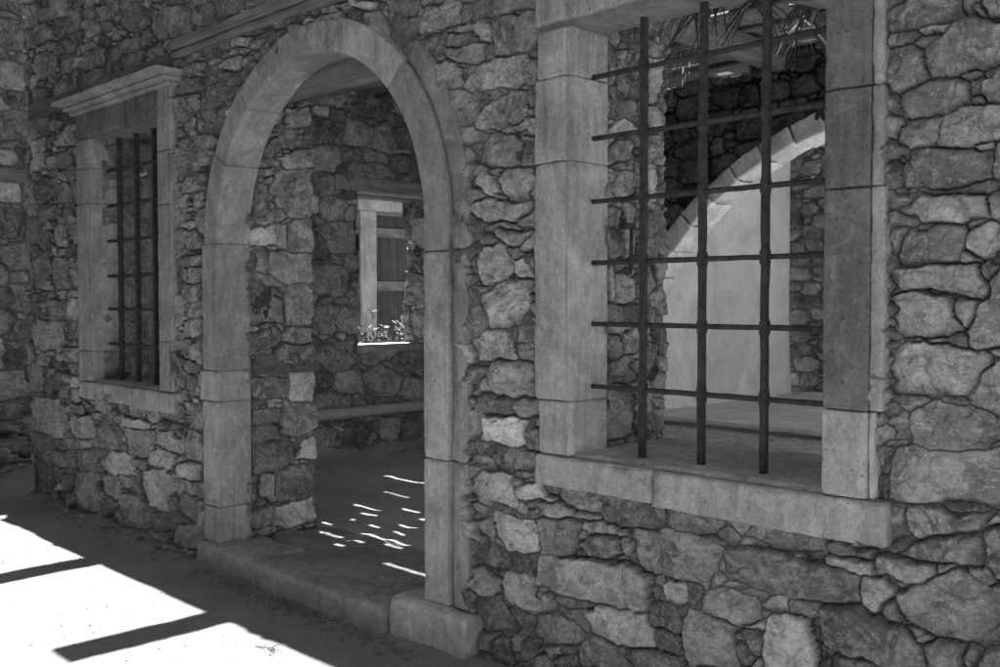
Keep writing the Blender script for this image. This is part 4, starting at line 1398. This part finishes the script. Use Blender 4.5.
# loose stuff: gravel grains and litter
def scatter(name, n, fn, mat, smin, smax, flat, label, seed, stick=False):
    rr = random.Random(seed); m = MB()
    for _ in range(n):
        x, y, z = fn(rr); s = smin+(smax-smin)*rr.random()**2.5; a = rr.uniform(0, 3.14)
        if stick:
            d = Vector((math.cos(a), math.sin(a), rr.uniform(-.15, .25))); w = Vector((-math.sin(a), math.cos(a), 0))*s*rr.uniform(.05, .25)
            c = Vector((x, y, z+.003)); m.add([c-d*s-w*.3, c+w*.2-w, c+d*s, c+w+Vector((0, 0, s*.2))], [(0, 1, 2, 3)])
        else:
            V = []
            for (dx, dy, dz) in ((1, 0, 0), (0, 1, 0), (-1, 0, 0), (0, -1, 0), (0, 0, 1), (0, 0, -1)):
                q = s*rr.uniform(.6, 1.2); V.append((x+q*(dx*math.cos(a)-dy*math.sin(a)), y+q*(dx*math.sin(a)+dy*math.cos(a)), z+q*dz*flat))
            m.add(V, [(0, 1, 4), (1, 2, 4), (2, 3, 4), (3, 0, 4), (1, 0, 5), (2, 1, 5), (3, 2, 5), (0, 3, 5)])
    o = m.build(name, mat); top(o, label, kind='stuff'); return o
scatter('leaf_litter', 700, lambda r: (lambda x, b: (x, b-abs(r.gauss(0, .07)), .006))(r.uniform(-5.3, -3.3) if r.random() < .7 else r.gauss(-4.2, .22), -.13), M['leaf'], .006, .03, .3, 'dry leaves and straw gathered along the foot of the doorstep', 1, True)
scatter('debris', 350, lambda r: (r.uniform(-8.3, -5.5), -.01-abs(r.gauss(0, .10)), .012), M['rubble_far'] if False else M['mortar'], .003, .016, .6, 'crumbs of stone and grit at the foot of the wall', 2)
scatter('path_grit', 900, lambda r: (r.uniform(-9, -2.8), -.05-1.9*r.random()**1.4, .002), M['leaf'], .002, .009, .5, 'grit scattered on the path', 3)
scatter('floor_gravel', 9000, lambda r: (r.uniform(-7.4, -3.4), r.uniform(3.2, 7.0), .06), M['floor'], .008, .028, .6, 'gravel on the floor under the inner arch', 4)
def pebble(c, s, rr):
    V = []; F = []; nu_, nv2 = 9, 6; sx, sy, sz = s*rr.uniform(.8, 1.5), s*rr.uniform(.7, 1.2), s*rr.uniform(.45, .8); a = rr.uniform(0, 6.3); o = rr.random()*90
    for j in range(nv2+1):
        t = math.pi*j/nv2
        for i in range(nu_):
            u = 2*math.pi*i/nu_; d = np.array([math.copysign(abs(math.cos(u))**.7, math.cos(u))*math.sin(t)**.8, math.copysign(abs(math.sin(u))**.7, math.sin(u))*math.sin(t)**.8, math.copysign(abs(math.cos(t))**.7, math.cos(t))])
            k = 1+.22*float(noise3(d[0]*1.8+o, d[1]*1.8, d[2]*1.8)); x, y, z = d*k*np.array([sx, sy, sz])
            V.append((c[0]+x*math.cos(a)-y*math.sin(a), c[1]+x*math.sin(a)+y*math.cos(a), c[2]+z))
    for j in range(nv2):
        for i in range(nu_): F.append([j*nu_+i, j*nu_+(i+1) % nu_, (j+1)*nu_+(i+1) % nu_, (j+1)*nu_+i][::-1])
    return np.array(V), np.array(F), np.tile([rr.uniform(.12, .3), rr.random(), 0], (len(V), 1))
rr = random.Random(9); prt = []
for k in range(110):
    x = rr.uniform(-11.8, -8.55); y = rr.uniform(-.1, 2.6); s = .03+.09*rr.random()**2
    prt.append(pebble((x, y, .02+.12*min(1, max(0, (-8.5-x)/2))+s*.2), s, rr))
V, F, A = join(prt); o = link_mesh('rubble_heap', V, F, M['rubble_far'], attr=A, smooth=True); top(o, 'low heap of loose stones in the lane at the far left', kind='stuff')
rr = random.Random(10); prt = []
for k in range(60):
    x = rr.uniform(-8.3, -5.5) if k < 35 else rr.uniform(-3.1, -2.2); s = .006+.02*rr.random()**2
    prt.append(pebble((x, -.01-abs(rr.gauss(0, .05)), s*.3+.008), s, rr))
V, F, A = join(prt); o = link_mesh('fallen_stones', V, F, M['rubble'], attr=A, smooth=True); top(o, 'small stones fallen along the foot of the facade', kind='stuff')
scatter('room_litter', 600, lambda r: (r.uniform(-7.5, -3.8), r.uniform(.75, 3.6), .085), M['leaf'], .006, .028, .3, 'straw and leaves on the floor of the room', 6, True)
# twig on the sunlit path
mb = MB(); tw = on(268, 653, 2, 0)
tx, ty = float(tw[0]), float(tw[1])
for (a, b, r0) in (((-.10, .0, .006), (.09, .03, .014), .003), ((-.02, .01, .01), (.03, .07, .03), .0025), ((.02, .02, .012), (.06, -.04, .008), .0025), ((-.05, .0, .008), (-.07, .05, .02), .0022), ((.0, .01, .01), (-.01, .06, .03), .0022)):
    mb.tube([(tx+a[0], ty+a[1], a[2]), (tx+(a[0]+b[0])/2, ty+(a[1]+b[1])/2+.006, (a[2]+b[2])/2+.006), (tx+b[0], ty+b[1], b[2])], [r0, r0*.9, r0*.4], 5)
for k in range(5):
    c = Vector((tx+random.uniform(-.06, .07), ty+random.uniform(-.03, .06), .012)); d = Vector((random.uniform(-1, 1), random.uniform(-1, 1), .4)).normalized()*.022; w = d.cross(Vector((0, 0, 1))).normalized()*.007
    mb.add([c, c+d*.5+w, c+d, c+d*.5-w], [(0, 1, 2, 3)])
tg = mb.build('twig', M['leaf']); top(tg, 'small dark twig with dry leaves lying on the sunlit path', 'twig')

# ------------------------------------------------------------------ unseen house and roof added to shade the path and close the sky
ph = empty('lane_shade_roof', (-10.3, -2, 0), 'unseen flat roof on a pillar, added to shade the lane at the left', 'passage')  # out of view, added to cast the shade at the lane's left end
stone_block('shade_slab', M['tile'], ph, (-12.4, -8.76, -6, 3.2, 5.2, 5.35), r=.01, amp=.004, step=.3, seed=700)
stone_block('pillar', M['dressed'], ph, (-9.1, -8.82, -1.3, -1.0, 0, 5.2), r=.02, amp=.006, step=.1, seed=701)
op = empty('opposite_shade_house', (-4, -5.4, 0), 'unseen house across the path, added with a deep overhang to cut the sky light', 'house')  # out of view; wall and overhang added to limit sky and sun on the facade
prt = rubble_box(-12, -2.2, -6.0, -5.4, -.05, 5.2, ['+y'], 710, step=.06, sizes=(.2, .15, .1))
rubble_obj('wall', prt, M['rubble_far'], op)
stone_block('shade_eaves', M['tile'], op, (-12, -2.0, -6.2, -1.7, 5.2, 5.35), r=.01, amp=.004, step=.4, seed=711)
# room end wall on the right
rw = rubble_obj('end_wall', rubble_box(.7, 1.3, .6, 11.4, -.05, 4.1, ['-x'], 720, step=.05, sizes=(.15, .1, .07, .05)), M['plaster'], bld)

# ------------------------------------------------------------------ light
SD = Vector((.2, -.12, -1)).normalized()      # direction the sunlight travels
sun = bpy.data.lights.new('sun', 'SUN'); sun.energy = SUN_E; sun.angle = R(.53); sun.color = (1, 1, 1)
so = bpy.data.objects.new('sun', sun); C.objects.link(so); so.rotation_euler = (-SD).to_track_quat('Z', 'Y').to_euler(); so.location = (0, 0, 20)
el = math.asin(-SD.z); az = math.atan2(-SD.x, -SD.y)
w = bpy.data.worlds.new('World'); bpy.context.scene.world = w; w.use_nodes = True
nt = w.node_tree; bg = nt.nodes['Background']
sky = nt.nodes.new('ShaderNodeTexSky'); sky.sky_type = 'NISHITA'; sky.sun_disc = False; sky.sun_elevation = el; sky.sun_rotation = az
bw = nt.nodes.new('ShaderNodeRGBToBW'); nt.links.new(sky.outputs[0], bw.inputs[0]); nt.links.new(bw.outputs[0], bg.inputs[0]); bg.inputs[1].default_value = SKY_S
sc = bpy.context.scene
sc.view_settings.view_transform = 'Standard'; sc.view_settings.look = 'None'; sc.view_settings.exposure = EXPO; sc.view_settings.gamma = 1; sc.view_settings.use_curve_mapping = False
sc.cycles.max_bounces = 8; sc.cycles.diffuse_bounces = 6; sc.cycles.caustics_reflective = False
# camera
cd = bpy.data.cameras.new('camera'); cd.sensor_width = 36; cd.lens = 36; cd.clip_end = 1000; cd.clip_start = .05
co = bpy.data.objects.new('camera', cd); C.objects.link(co); co.location = CAM.tolist()
mat = Matrix((RT.tolist(), UP.tolist(), (-FW).tolist())).transposed()
co.rotation_euler = mat.to_euler(); sc.camera = co
